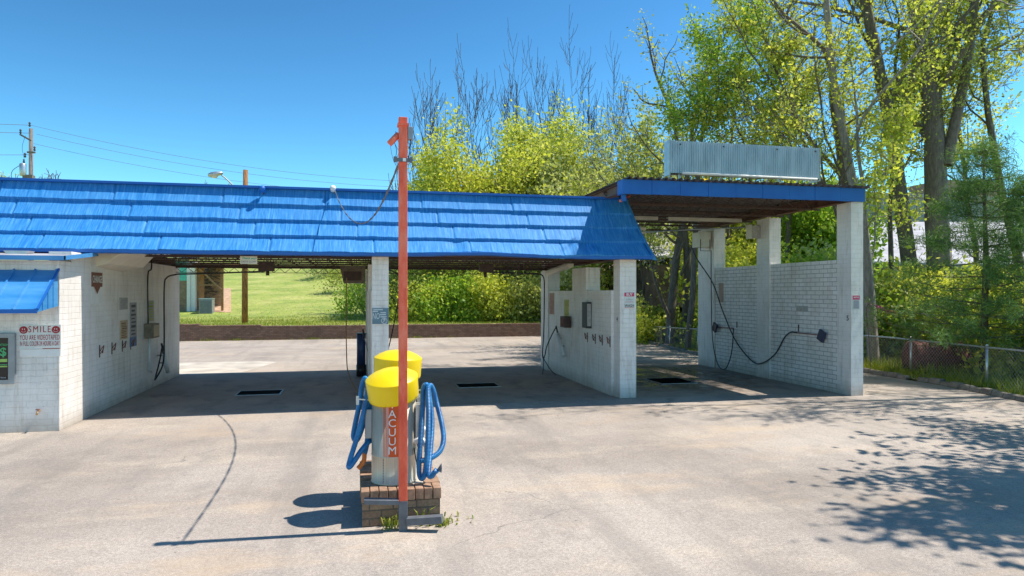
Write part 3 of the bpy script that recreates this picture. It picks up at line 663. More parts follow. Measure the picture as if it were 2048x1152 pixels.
board('narrow greenish instruction board above the coin box in the left bay',17.75,18.2,1.62,2.12,'grey_board',('leaf_green',1.4))
def clip(p,nx,group,lb):
    r=empty('mat_clip',p,lb,'clip',group); x,y,z=p
    b=MB(); b.box(min(x,x+nx*.008),max(x,x+nx*.008),y-.02,y+.02,z-.10,z+.14); b.build('plate',M['dark_steel'],r)
    b=MB(); b.bar((x+nx*.01,y,z+.02),(x+nx*.075,y+.01,z+.13),.03,.012); b.bar((x+nx*.075,y+.01,z+.13),(x+nx*.05,y+.01,z-.02),.03,.012); b.bar((x+nx*.01,y+.03,z-.03),(x+nx*.06,y+.04,z+.07),.012,.012); b.build('jaw',M['rust'],r)
ords=['nearest the lot','second from the lot','third from the lot','deepest in the bay']
for i,y in enumerate((14.62,15.3,15.93,16.48)): clip((XL,y,1.16),1,'mat clips on the left bay wall','floor mat clip on left bay wall, '+ords[i])
for i,y in enumerate((14.48,14.98,15.45,16.02)[:4]): clip((XR,y,1.19),-1,'mat clips on the middle bay wall','floor mat clip on middle bay wall, '+ords[i])
c=empty('coin_box',(XL,17.8,1.2),'grey brown coin box with selector on the left bay wall','coin box','coin boxes')
MB().box(XL,XL+.2,17.42,17.95,1.24,1.58).build('case',M['coin_brown'],c,bevel=.01)
MB().box(XL+.2,XL+.21,17.47,17.9,1.28,1.54).build('face_plate',M['tan_board'],c); b=MB(); b.tube([(XL+.05,17.68,1.24),(XL+.05,17.68,.5)],.03,8); b.tube([(XL+.05,17.68,.5),(XL+.05,17.9,.42)],.03,8); b.build('conduit',M['white_paint'],c)
b=MB(); b.tube(curve_pts([(XL+.04,17.62,1.58),(XL+.04,17.6,2.7),(XL+.07,17.75,2.86),(XL+.07,17.8,3.1)],6),.018,6); b.build('supply_cable',M['black_rubber'],c)
h=empty('wall_hood',(XL,14.9,2.8),'white sheet metal hood under the roof at the left bay mouth','hood')
b=MB(); b.hexa([(XL,14.42,2.80),(XL+.18,14.42,2.86),(XL+.42,15.9,2.84),(XL,15.9,2.74),(XL,14.42,3.10),(XL+.5,14.42,3.10),(XL+.65,15.9,3.10),(XL,15.9,3.10)]); b.build('hood',M['cream_paint'],h,bevel=.01)
def gun_holder(p,dirn,lb,group='spray wand holders',mat='white_paint'):
    x,y,z=p; r=empty('wand_holder',p,lb,'holder',group)
    b=MB(); b.tube([(x,y,z+.12),(x+dirn[0],y+dirn[1],z-.45)],.055,12); b.build('tube',M[mat],r)
    b=MB(); b.bar((x-.02,y,z),(x-dirn[2],y,z),.03); b.bar((x+dirn[0]*.5,y+dirn[1]*.5,z-.2),(x-dirn[2],y+dirn[1]*.5,z-.2),.03); b.build('bracket',M['grey_metal'],r)
    return r
def gun(p,d,lb):
    p=Vector(p); d=Vector(d).normalized(); r=empty('spray_wand',p,lb,'spray wand','spray wands')
    b=MB(); b.tube([p-d*.12,p+d*.14],.024,8); b.build('grip',M['black_rubber'],r); b=MB(); b.tube([p+d*.1,p+d*.75],.011,6); b.build('lance',M['grey_metal'],r); b=MB(); b.bar(p,p+d*.05+Vector((0,.0,-.11)),.02,.03); b.build('trigger',M['black_rubber'],r)
gun_holder((XL+.14,18.5,.75),(.02,.35,.14),'white tube wand holder on the left bay wall'); gun((XL+.14,18.45,.95),(.03,.3,-.5),'black spray wand resting in the left bay holder')
def hose(lb,pts,r=.014,mat='black_rubber',name='pressure_hose',group='pressure hoses',n=10):
    o=MB().tube(curve_pts(pts,n),r,8).build(name,M[mat]); return tag(o,lb,'hose',group)
bm_=empty('hose_boom',(-2.1,17.3,2.8),'black swinging ceiling boom of the left bay','boom','ceiling hose booms')
b=MB(); b.tube(curve_pts([(-2.15,17.3,2.82),(-3.4,17.3,2.76),(-4.1,17.3,2.74)],6),.018,8); b.build('arm',M['black_rubber'],bm_); b=MB(); b.box(-2.3,-1.95,17.2,17.4,2.82,3.04); b.tube([(-2.1,17.3,2.82),(-2.1,17.3,2.72)],.04,8); b.build('swivel',M['dark_steel'],bm_)
hose('black hose hanging from the left bay boom and looping to the wand',[(-4.1,17.3,2.74),(-4.32,17.3,2.66),(-4.38,17.3,2.4),(-4.38,17.3,1.2),(-4.42,17.35,.65),(-4.62,17.5,.28),(-4.72,17.9,.3),(-4.72,18.2,.6),(-4.71,18.4,.95)],.018)
# thank-you sign and other hanging bits
s=empty('hanging_sign',(-2.06,14.1,2.87),'small cream sign with green lettering hanging under the roof edge','sign')
MB().box(-2.215,-1.905,14.09,14.105,2.865,3.015).build('board',M['cream_paint'],s)
text('lettering','Thank you',.062,(-2.06,14.087,2.972),X,U,M['mint_paint'],s,1,.001,1,'CENTER',.3); text('lettering','DRIVE SLOW',.05,(-2.06,14.087,2.905),X,U,M['sign_grey'],s,.95,.001)
b=MB(); b.tube([(-2.19,14.1,3.015),(-2.19,14.1,3.09)],.004,4); b.tube([(-1.93,14.1,3.015),(-1.93,14.1,3.09)],.004,4); b.build('hanger',M['dark_steel'],s)
# middle partition: NO sign, reel, foam brush tube
s=empty('no_sign',(.45,14.05,1.67),'weathered blue grey sign with the word no on the middle pillar','sign')
plate(s,'board','sign_teal',.29,.612,1.675,1.995,14.047,.01)
text('lettering','NO',.17,(.365,14.034,1.83),X,(.04,0,1),M['pale_ink'],s,.55,.002)
b=MB()
for z,a,c_ in ((1.93,.30,.40),(1.905,.45,.56),(1.865,.44,.56),(1.82,.45,.57),(1.965,.31,.50)): b.face([(a,14.034,z-.011),(c_,14.034,z-.011),(c_,14.034,z+.011),(a,14.034,z+.011)])
b.build('small_print',M['pale_ink'],s)
b=MB()
for i in range(20):
    a0,a1=2*math.pi*i/20,2*math.pi*(i+1)/20
    for r0,r1 in ((.05,.062),): b.face([(.525+r0*math.cos(a0),14.034,1.74+r0*math.sin(a0)),(.525+r1*math.cos(a0),14.034,1.74+r1*math.sin(a0)),(.525+r1*math.cos(a1),14.034,1.74+r1*math.sin(a1)),(.525+r0*math.cos(a1),14.034,1.74+r0*math.sin(a1))][::-1])
b.face([(.49,14.034,1.71),(.50,14.034,1.70),(.56,14.034,1.77),(.55,14.034,1.78)]); b.face([(.50,14.034,1.755),(.53,14.034,1.75),(.545,14.034,1.72),(.555,14.034,1.79),(.52,14.034,1.785)]); b.build('emblem',M['pale_ink'],s)
hb=empty('foam_brush_tube',(.13,19.3,0),'tall black and blue foam brush tube beside the middle pillar','tube')
MB().tube([(.1,19.3,.32),(.1,19.3,1.18)],.12,16).build('tube',M['trash_blue'],hb); MB().tube([(.1,19.3,.02),(.1,19.3,.33)],.135,16).build('foot',M['black_rubber'],hb); MB().tube([(.1,19.3,1.16),(.1,19.3,1.20)],.135,16).build('rim',M['black_rubber'],hb)
gun((.16,18.8,1.22),(.1,.3,-.45),'black spray wand at the middle pillar')
hf=empty('heater_box',(-.1,18,2.6),'dark metal heater box hanging by the middle pillar','heater')
b=MB(); b.hexa([(-.35,18,2.55),(.2,18,2.55),(.2,18.5,2.55),(-.35,18.5,2.55),(-.45,18,3.0),(.2,18,3.0),(.2,18.5,3.0),(-.45,18.5,3.0)]); b.build('case',M['coin_brown'],hf,bevel=.01); b=MB(); b.box(-.34,.1,17.985,17.998,2.62,2.85); b.build('grille',M['dark_steel'],hf)
hose('thin brown hose hanging left of the middle pillar',[(-.25,16.6,2.66),(-.26,16.6,2.0),(-.25,16.6,.8),(-.2,16.5,.4),(-.02,16.0,.08),(.1,15.6,.03)],.012,'shed_wood')
hose('thin black hose hanging right of the middle pillar',[(.62,16.5,2.9),(.98,16.7,2.72),(1.0,16.7,2.4),(.85,16.8,1.5),(.72,16.9,.9),(.6,16.8,.5)],.014)
bm_=empty('hose_boom',(3.6,17.3,2.8),'black swinging ceiling boom of the middle bay','boom','ceiling hose booms')
b=MB(); b.tube(curve_pts([(3.2,17.3,2.84),(4.0,17.3,2.82),(4.6,17.35,2.81)],6),.018,8); b.build('arm',M['black_rubber'],bm_); b=MB(); b.box(3.05,3.4,17.2,17.4,2.84,3.04); b.tube([(3.2,17.3,2.84),(3.2,17.3,2.7)],.04,8); b.build('swivel',M['dark_steel'],bm_)
hose('black hose slanting from the middle bay boom to the side wall',[(4.6,17.35,2.81),(4.78,17.4,2.70),(4.85,17.6,2.2),(5.0,18.2,1.2),(5.1,18.7,.62),(5.14,18.75,.45),(5.16,18.65,.55),(5.2,18.6,.8),(5.3,18.4,1.15),(5.38,18.25,1.38)],.016)
b=MB(); b.tube(curve_pts([(5.14,18.75,.5),(5.1,18.6,.25),(5.05,18.5,.02)],5),.012,6); b.tube(curve_pts([(5.14,18.75,.45),(5.3,18.6,.15),(5.4,18.4,.02)],5),.012,6); tag(b.build('hose_tail',M['black_rubber']),'loose black hose ends knotted at the middle bay corner','hose')
# partition at the right of the middle bay
gun_holder((XR-.1,18.25,1.05),(.0,-.55,-.1),'white tube wand holder on the middle bay side wall'); gun((XR-.1,18.35,1.28),(0,-.45,-.5),'black spray wand resting in the middle bay holder')
board('pale pink rules board at the far end of the middle bay wall',18.95,19.42,1.68,2.3,'soil_pink',('sign_red',.7),XR,-.012,'boards on the middle bay side wall')
board('yellow green rules board above the middle bay coin box',17.55,17.95,1.55,2.12,'yellow_reel',('leaf_olive',1),XR,-.012,'boards on the middle bay side wall')
c=empty('coin_box',(XR,17.45,1.35),'dark coin box on the middle bay side wall','coin box','coin boxes'); MB().box(XR-.2,XR-.031,17.3,17.7,1.385,1.68).build('case',M['dark_steel'],c,bevel=.01); MB().box(XR-.21,XR-.2,17.34,17.66,1.42,1.64).build('face_plate',M['rust'],c)
c=empty('menu_panel',(XR,16.0,1.45),'black edged narrow menu panel on the middle bay side wall','sign'); MB().box(XR-.13,XR,15.72,16.08,1.45,2.08).build('case',M['dark_ink'],c,bevel=.01); MB().box(XR-.12,XR-.02,15.705,15.719,1.5,2.04).build('panel',M['grey_board'],c)
c=empty('tube_light',(5.25,17.8,2.9),'cream tube light under the roof at the middle bay wall','light','tube lights'); b=MB(); b.tube([(5.3,16.7,3.02),(5.36,19.0,2.88)],.085,10); b.build('tube',M['cream_paint'],c); b=MB(); b.box(5.29,5.31,17.0,17.02,3.05,3.1); b.build('hanger',M['dark_steel'],c)
# WASH sign
s=empty('price_sign',(5.8,14.05,1.98),'white sign with magenta header and wash lettering on the right hand pillar','sign')
plate(s,'board','sign_white',5.68,5.91,1.975,2.31,14.047,.008); plate(s,'header','sign_pink',5.681,5.909,2.225,2.309,14.038,.003)
text('lettering','BUY',.085,(5.795,14.033,2.265),X,U,M['white_paint'],s,.9,.002); text('lettering','WASH',.085,(5.795,14.037,2.02),X,U,M['dark_ink'],s,.9,.001)
text('lettering','4 Mins',.06,(5.79,14.037,2.155),X,U,M['sign_grey'],s,.95,.0,1,'CENTER',.3); plate(s,'rule_line','sign_pink',5.70,5.89,2.10,2.108,14.038,.002); plate(s,'rule_line','sign_pink',5.68,5.91,1.976,1.983,14.038,.002)
n4=empty('bay_number',(5.515,14.2,1.7),'black painted digit four on the right hand pillar side','number'); text('digit','4',.14,(XR+.055,14.2,1.72),(0,-1,0),U,M['dark_ink'],n4,1,.002)
n5=empty('bay_number',(10.745,13.4,1.7),'black painted digit five on the tall bay pillar','number'); text('digit','5',.16,(XV-.003,13.36,1.73),(0,-1,0),U,M['dark_ink'],n5,1,.003)
s=empty('notice_sign',(10.86,13.25,1.92),'small faded pink and grey notice on the tall bay pillar','sign')
plate(s,'board','sign_white',10.775,10.965,1.915,2.25,13.247,.008); plate(s,'header','sign_pink',10.782,10.958,2.15,2.243,13.238,.003); plate(s,'text_block','sign_grey',10.80,10.94,1.95,2.135,13.238,.003)
text('lettering','NOTICE',.045,(10.87,13.233,2.2),X,U,M['white_paint'],s,.8,.001)
# tall bay hoses and wands
def vplate(y,z): return (XV-.05,y,z)
c=empty('hose_boom',(8.1,16.5,4.2),'rusty ceiling boom with a brass swivel in the tall bay','boom','ceiling hose booms')
b=MB(); b.tube([(6.9,18.3,3.98),(8.0,17.9,4.0),(8.1,17.9,4.02)],.02,6); b.tube([(7.7,17.9,4.0),(10.6,16.9,4.12)],.02,6); b.tube([(7.7,17.9,3.6),(7.7,17.9,4.3)],.015,6); b.build('arm',M['galv'],c); b=MB(); b.box(7.55,7.85,17.8,18.0,4.05,4.13); b.box(7.55,7.85,17.8,18.0,3.95,4.0); b.build('swivel',M['cream_paint'],c)
c=empty('speaker_box',(10.2,19.4,3.9),'white metal box on the rear pillar of the tall bay','box'); b=MB(); b.box(10.28,10.66,19.3,19.8,3.72,4.18); b.build('case',M['cream_paint'],c,bevel=.015); b=MB(); b.tube([(10.3,19.29,3.95),(10.3,19.29,3.6),(10.62,19.29,3.6),(10.62,19.29,3.95)],.012,6); b.build('bracket',M['dark_steel'],c)
c=empty('flood_light',(10.6,16.9,4.0),'small weathered box light on the middle pillar of the tall bay','light'); b=MB(); b.box(10.45,10.7,16.7,16.95,3.80,4.14); b.build('case',M['grey_board'],c,bevel=.02); b=MB(); b.box(10.42,10.44,16.7,16.95,3.78,4.16); b.build('glass',M['cream_paint'],c)
c=empty('ceiling_strip_light',(8.0,17.2,4.4),'long cream strip light under the tall bay roof','light','tube lights'); b=MB(); b.box(5.9,8.05,17.45,17.58,4.30,4.40); b.box(8.35,10.6,17.45,17.58,4.30,4.40); b.build('housing',M['cream_paint'],c,bevel=.01)
hose('black hose sweeping from the rear of the tall bay to its near wand',[(9.9,19.1,3.7),(10.05,19.0,3.3),(10.55,19.0,2.6),(10.68,18.6,1.7),(10.68,17.9,.9),(10.68,17.1,.42),(10.68,16.6,.40),(10.68,16.0,.70),(10.68,15.6,1.15),(10.68,15.35,1.30),(10.68,15.1,1.31)],.018)
hose('black hose hanging down the rear corner of the tall bay',[(10.55,19.1,3.6),(10.56,19.1,2.0),(10.6,19.1,.9),(10.62,18.9,.25),(10.62,18.6,.03),(10.62,18.3,.12),(10.66,18.1,.6),(10.67,18.02,1.27)],.015)
def wallgun(y0,y1,z,lb):
    r=empty('spray_wand',(XV-.06,y0,z),lb,'spray wand','spray wands'); b=MB(); b.tube([(XV-.06,y0,z),(XV-.06,y1,z-.01)],.014,6); b.build('lance',M['pipe_red'],r)
    yy=y1; b=MB(); b.obox((XV-.1,yy,z-.02),.03,.11,.13,Matrix.Rotation(R(25),3,'X')); b.build('guard',M['navy_rubber'],r,bevel=.01); b=MB(); b.box(XV-.02,XV,y0-.1,y0-.08,z+.02,z+.2); b.build('hook',M['dark_steel'],r)
wallgun(15.2,14.12,1.31,'spray wand with dark blue guard near the front of the tall bay wall'); wallgun(18.05,19.05,1.27,'spray wand with dark blue guard at the rear of the tall bay wall')
s=empty('faded_notice',(XV,15.5,2.0),'faded peeling grey patch notice on the tall bay wall','sign'); wplate(s,'board','grey_board',14.75,15.2,1.84,1.98,XV,-.006)
s=empty('rules_board',(XV,18.6,2.0),'pale pink faded board at the rear of the tall bay wall','sign'); wplate(s,'board','soil_pink',18.72,18.98,2.02,2.6,XV,-.012)
b=MB(); b.box(5.95,6.25,19.9,20.2,3.3,3.3001) if False else None
# ================================================================== lights and clutter on the mansard
def smallspot(x,t,lb,mat,s_=1.0):
    y,z=slope(t); r=empty('flood_light',(x,y,z),lb,'light','small lights on the blue roof')
    b=MB(); b.tube([(x,y-.03,z+.02),(x-.02,y-.16*s_,z+.10*s_)],.012,6); b.build('arm',M['dark_steel'],r); b=MB(); b.lathe((x-.02,y-.16*s_,z+.10*s_),[(.0,-.06),(.05,-.05),(.06,.03),(.045,.06),(0,.065)],14,Matrix.Rotation(R(35),3,'X')); b.build('head',M[mat],r)
smallspot(-1.83,.10,'small blue painted flood light near the top of the blue roof','blue_flat')
smallspot(-.47,.02,'small white knob light at the roof top where the cable lands','white_paint',.6)
fl=empty('flood_light',(-6.0,13.5,2.95),'grey box light tucked under the roof edge above the awning','light'); b=MB(); b.hexa([(-5.83,13.35,2.93),(-5.6,13.35,2.93),(-5.6,13.6,2.945),(-5.83,13.6,2.945),(-5.92,13.35,3.03),(-5.53,13.35,3.03),(-5.53,13.6,3.03),(-5.92,13.6,3.03)]); b.build('case',M['galv'],fl,bevel=.006)
# ================================================================== red pole, cable, brackets
po=empty('light_pole',(.43,6.72,0),'tall square steel pole in chipped red paint with grey foot','pole')
PW=.041
b=MB(); b.box(.43-PW,.43+PW,6.72-PW,6.72+PW,.29,4.0); b.build('shaft',M['pole'],po,bevel=.004)
MB().box(.43-PW-.001,.43+PW+.001,6.72-PW-.001,6.72+PW+.001,-.02,.29).build('foot',M['dark_grey_paint'],po,bevel=.004)
b=MB(); b.box(.43-PW-.012,.43+PW+.012,6.72-PW-.012,6.72+PW+.012,3.915,3.94); b.build('cap_band',M['pole'],po)
b=MB(); b.tube([(.43-PW,6.72,3.84),(.43-PW-.09,6.72,3.74)],.03,10); b.build('stub_arm',M['pole'],po)
MB().box(.43+PW+.004,.43+PW+.055,6.68,6.76,3.79,3.91).build('junction_box',M['grey_metal'],po,bevel=.004)
b=MB(); b.tube(curve_pts([(.43+PW+.03,6.72,3.79),(.43+PW+.025,6.70,3.68),(.43+PW+.01,6.69,3.60)],6),.005,6); b.tube(curve_pts([(.43-PW-.04,6.72,3.76),(.43-PW-.02,6.72,3.68),(.43-PW-.03,6.72,3.61)],6),.003,5); b.build('wire',M['black_rubber'],po)
b=MB(); b.box(.43-PW-.03,.43+PW+.03,6.72-PW-.016,6.72-PW-.002,3.565,3.60); b.box(.43-PW-.05,.43-PW-.02,6.65,6.69,3.56,3.61); b.box(.43+PW+.02,.43+PW+.045,6.65,6.69,3.56,3.61); b.build('clamp',M['dark_grey_paint'],po); MB().box(.425,.455,6.72-PW-.022,6.72-PW-.017,3.567,3.598).build('clamp_plate',M['white_paint'],po)
b=MB(); b.bar((.43-PW,6.70,.285),(.06,6.72,.305),.09,.045); b.build('bracket',M['dark_grey_paint'],po,bevel=.004)
b=MB(); b.bar((.43+PW,6.70,.09),(.80,6.60,.12),.09,.07); b.build('bracket',M['dark_grey_paint'],po,bevel=.004)
cb=MB(); P0=Vector((.40,6.70,3.58)); P1=Vector((-.45,14.42,4.38)); pts=[]
for i in range(41):
    t=i/40; p=P0.lerp(P1,t); p.z-=4*.62*t*(1-t)*(1+.35*(t-.5)*2); p.x+=.14*math.sin(math.pi*t); p.y+=-.0; pts.append(p)
cb.tube(pts,.008,6); 
for s_ in (0,1):
    cb.tube([p+Vector((.008*math.sin(i*1.3+s_*3.1),0,.008*math.cos(i*1.3+s_*3.1))) for i,p in enumerate(pts)],.006,5)
tag(cb.build('overhead_cable',M['dark_grey_paint']),'twisted dark cable sagging from the red pole to the blue roof','cable')
# ================================================================== vacuum island
isl=empty('brick_island',(.45,7.4,0),'low brown brick island the two vacuums stand on','island')
b=MB(); b.box(.045,.81,6.88,8.15,0,.235); b.build('base',M['tan_brick'],isl)
rr=random.Random(9); b=MB()
nx=9; 
for i in range(nx):          # soldier course round the rim
    x0=.03+.795*i/nx; b.box(x0+.004,x0+.795/nx-.004,6.865+rr.uniform(-.003,.003),7.06,.24,.353+rr.uniform(-.003,.003))
for i in range(11):
    y0=7.065+1.10*i/11
    b.box(.025,.185,y0+.004,y0+.1-.004,.24,.353+rr.uniform(-.004,.004)-(.03 if i%3==2 else 0)); b.box(.665,.83,y0+.004,y0+.1-.004,.24,.353+rr.uniform(-.003,.003))
b.build('coping_brick',M['coping_clay'],isl,bevel=.006); MB().box(.186,.664,7.061,8.16,.236,.345).build('mortar_bed',M['concrete_pale'],isl)
def vacuum(cx,cy,lb,tilt,first):
    r=empty('vacuum',(cx,cy,.35),lb,'vacuum','coin vacuums on the brick island'); z0=.352
    vd=Vector((-cx,-cy,0)).normalized(); ang=math.atan2(vd.y,vd.x)
    b=MB(); b.lathe((cx,cy,z0),[(.235,0),(.235,.015),(.228,.02),(.228,.275),(.231,.28),(.231,.286),(.228,.29),(.228,.90 if first else 1.02)],48); b.build('body',M['steel_body'],r)
    b=MB()
    for s_ in (-1,1):
        for k in range(9):
            a=ang+s_*R(27); z=z0+.04+k*.027; p=Vector((cx+.229*math.cos(a),cy+.229*math.sin(a),z)); b.lathe(p,[(.0035,-.0035),(.0035,.0035)],6)
    a0,a1=ang-R(28),ang+R(30)
    for zz in (z0+.285,):
        pass
    for a in (a0,a1): b.tube([(cx+.2285*math.cos(a),cy+.2285*math.sin(a),z0+.02),(cx+.2285*math.cos(a),cy+.2285*math.sin(a),z0+.275)],.0025,4)
    b.build('access_door_seam',M['dark_grey_paint'],r)
    # wrapped label
    def wrap(name,aa,ab,za,zb,off,mat):
        b=MB(); n=10
        for i in range(n):
            p,q=aa+(ab-aa)*i/n,aa+(ab-aa)*(i+1)/n; rr_=.228+off
            b.face([(cx+rr_*math.cos(p),cy+rr_*math.sin(p),za),(cx+rr_*math.cos(q),cy+rr_*math.sin(q),za),(cx+rr_*math.cos(q),cy+rr_*math.sin(q),zb),(cx+rr_*math.cos(p),cy+rr_*math.sin(p),zb)],smooth=True)
        return b.build(name,M[mat],r)
    # the camera sees angles increasing to its right
    wrap('label',ang-R(21),ang+R(20),z0+.29,z0+.88,.0025,'orange')
    wrap('label_stripe',ang-R(26.5),ang-R(24),z0+.29,z0+.88,.003,'orange')
    wrap('label_line',ang-R(18),ang-R(16.8),z0+.29,z0+.88,.0035,'white_paint'); wrap('label_line',ang-R(15),ang-R(14),z0+.29,z0+.88,.0035,'white_paint')
    la=ang-R(4); nrm=Vector((math.cos(la),math.sin(la),0)); tx=Vector((-math.sin(la),math.cos(la),0))
    for i,ch in enumerate('VACUUM'):
        p=Vector((cx,cy,0))+nrm*(.228+.005)+Vector((0,0,z0+.815-i*.0925)); text('lettering',ch,.112,p,tx,U,M['white_paint'],r,1.05,0)
    rot=Matrix.Rotation(R(tilt[0]),3,'Y')@Matrix.Rotation(R(tilt[1]),3,'X')
    pr=[(.245,0),(.256,0),(.262,.02),(.268,.19),(.270,.212),(.269,.218),(.264,.222),(.255,.228),(.21,.258),(.14,.288),(.06,.303),(0,.306)]
    MB().lathe((cx,cy,z0+.86+(0 if first else .14)),pr,56,rot).build('dome',M['yellow_plastic'],r)
    # coin box and fittings
    b=MB(); b.obox((cx+.26,cy-.02,z0+.62),.045,.10,.17,Matrix.Identity(3)); b.build('coin_case',M['galv'],r,bevel=.006)
    b=MB(); b.obox((cx-.26,cy+.05,z0+.60),.035,.09,.15,Matrix.Identity(3)); b.build('coin_case',M['grey_metal'],r,bevel=.006)
    for s_ in (-1,1):
        b=MB(); b.bar((cx+s_*.21,cy-.02,z0+.84),(cx+s_*.37,cy-.03,z0+.86),.03,.012); b.bar((cx+s_*.37,cy-.03,z0+.80),(cx+s_*.37,cy-.03,z0+.89),.03,.012); b.build('hose_hook',M['galv'],r)
    b=MB(); b.tube(curve_pts([(cx+.2,cy-.09,z0+.42),(cx+.28,cy-.12,z0+.42),(cx+.33,cy-.1,z0+.36),(cx+.335,cy-.1,z0+.30)],5),.033,10); b.build('hose_inlet',M['white_paint'],r)
    b=MB(); b.tube(curve_pts([(cx+.2,cy-.12,z0+.35),(cx+.22,cy-.16,z0+.22),(cx+.27,cy-.15,z0+.08)],5),.006,5); b.build('earth_wire',M['black_rubber'],r)
    return r
vacuum(.37,7.24,'nearer steel vacuum with a tilted yellow dome and orange lettered label',(-7,13),True)
vacuum(.44,7.85,'farther steel vacuum with an upright yellow dome behind the first',(2,2),False)
def vac_hose(lb,pts,noz,r=.027): 
    rt=empty('vacuum_hose',pts[0],lb,'hose','blue vacuum hoses'); MB().tube(curve_pts(pts,12),r,12).build('hose',M['hose'],rt); return rt
def VP(L): return [at(a,d,zat(b_,d)) for a,b_,d in L]
h1=vac_hose('ribbed blue vacuum hose looped on the right hooks with a brush',VP([(842,922,7.0),(862,916,7.0),(880,902,7.05),(887,878,7.1),(883,845,7.15),(873,805,7.15),(867,782,7.12),(861,771,7.08),(856,780,7.02),(857,830,6.98),(855,895,6.95),(850,945,6.95),(843,957,6.97),(838,940,7.0),(841,880,7.02),(845,820,7.05),(846,782,7.05),(851,770,7.05),(856,779,7.05),(864,840,7.06),(860,910,7.0),(857,948,6.95),(864,952,6.93),(869,944,6.92)]),None)
b=MB(); b.tube(VP([(868,946,6.92),(874,940,6.92)]),[.026,.03],10); b.build('nozzle',M['hose'],h1)
b=MB()
for i in range(14):
    a=-.5+i/13; b.tube(VP([(874,940,6.92),(884+abs(a)*-2,936+a*18,6.9)]),.004,4)
b.build('brush',M['dark_grey_paint'],h1)
h2=vac_hose('ribbed blue vacuum hose looped on the left hooks with an orange nozzle',VP([(748,876,7.2),(737,884,7.1),(722,902,7.0),(706,926,6.95),(698,934,6.93),(700,920,6.95),(716,868,6.98),(730,812,7.05),(736,775,7.1),(731,757,7.12),(725,768,7.14),(718,812,7.16),(709,856,7.18),(707,874,7.18),(714,880,7.15),(724,856,7.1),(736,806,7.08),(740,792,7.1),(739,840,7.12),(734,885,7.12),(729,908,7.1)]),None)
b=MB(); b.tube(curve_pts(VP([(729,905,7.1),(728,920,7.08),(722,930,7.06),(716,937,7.04)]),5),.024,10); b.build('nozzle',M['orange_nozzle'],h2)
def tuft(p,n,h,lb,group='weeds by the brick island',sp=.04,mat='grassblade'):
    rr=random.Random(int(p[0]*1000)); r=empty('weed',p,lb,'weed',group); b=MB(); p=Vector(p)
    for i in range(n):
        a=rr.uniform(0,6.28); q=p+Vector((rr.gauss(0,sp),rr.gauss(0,sp),0)); d=Vector((math.cos(a),math.sin(a),0))*h*rr.uniform(.2,.9); up=Vector((0,0,h*rr.uniform(.4,1))); w_=Vector((-math.sin(a),math.cos(a),0))*.007
        b.face([q-w_,q+w_,q+d*.5+up*.8+w_*1.4,q+d*.5+up*.8-w_*1.4]); b.face([q+d*.5+up*.8-w_*1.4,q+d*.5+up*.8+w_*1.4,q+d+up])
    b.build('leaves',M[mat],r)
tuft((.33,6.80,0),26,.13,'small green weed left of the red pole foot'); tuft((.80,6.78,0),45,.09,'spreading weed at the right corner of the brick island',sp=.05); tuft((.93,6.9,0),22,.06,'sparse weed runner right of the brick island',sp=.09)
tuft((.62,6.8,.0),8,.2,'thin yellowish weed between bracket and brick island',sp=.01)

# ================================================================== back of the lot
rw=empty('retaining_wall',(0,35.5,0),'low dark brown brick retaining wall behind the lot','wall')
b=MB(); b.box(-30,-7.3,35.3,35.64,0,.74); b.box(-7.3,-4.6,35.3,35.64,0,.67); b.box(-4.6,9.6,35.3,35.64,0,.62); b.build('brickwork',M['brown_brick'],rw)
b=MB(); x=-30
while x<9.4:
    z=.742 if x<-7.5 else .672 if x<-4.8 else .622; b.box(x+.006,x+.2-.006,35.27,35.66,z,z+.065+random.uniform(-.006,.006)); x+=.2
b.build('coping',M['brown_brick'],rw)
# utility pole + lamp
up=empty('utility_pole',(-5.94,39.27,0),'stained brown wooden pole standing on the lawn behind the wall','pole')
b=MB(); b.tube([(-5.94,39.27,.5),(-5.93,39.27,5),(-5.9,39.27,8.95)],[.16,.15,.125],14); b.build('shaft',M['pole_wood'],up)
ll=empty('street_lamp',(-6.1,39.2,7.0),'grey cobra head street lamp on an angled arm','lamp')
b=MB(); b.tube(curve_pts([(-6.05,39.2,7.5),(-6.5,39.2,8.05),(-6.9,39.2,8.45),(-7.1,39.2,8.6)],6),.035,8); b.build('arm',M['grey_metal'],ll)
b=MB(); b.lathe((-7.38,39.2,8.66),[(0,-.42),(.10,-.40),(.19,-.25),(.20,0),(.13,.28),(.06,.36),(0,.37)],16,Matrix.Rotation(R(78),3,'Y')@Matrix.Diagonal((.7,1,1))); b.build('head',M['galv'],ll)
b=MB(); b.lathe((-7.45,39.2,8.60),[(.17,0),(.16,-.08),(.10,-.15),(0,-.17)],16); b.build('lens',M['cream_paint'],ll)
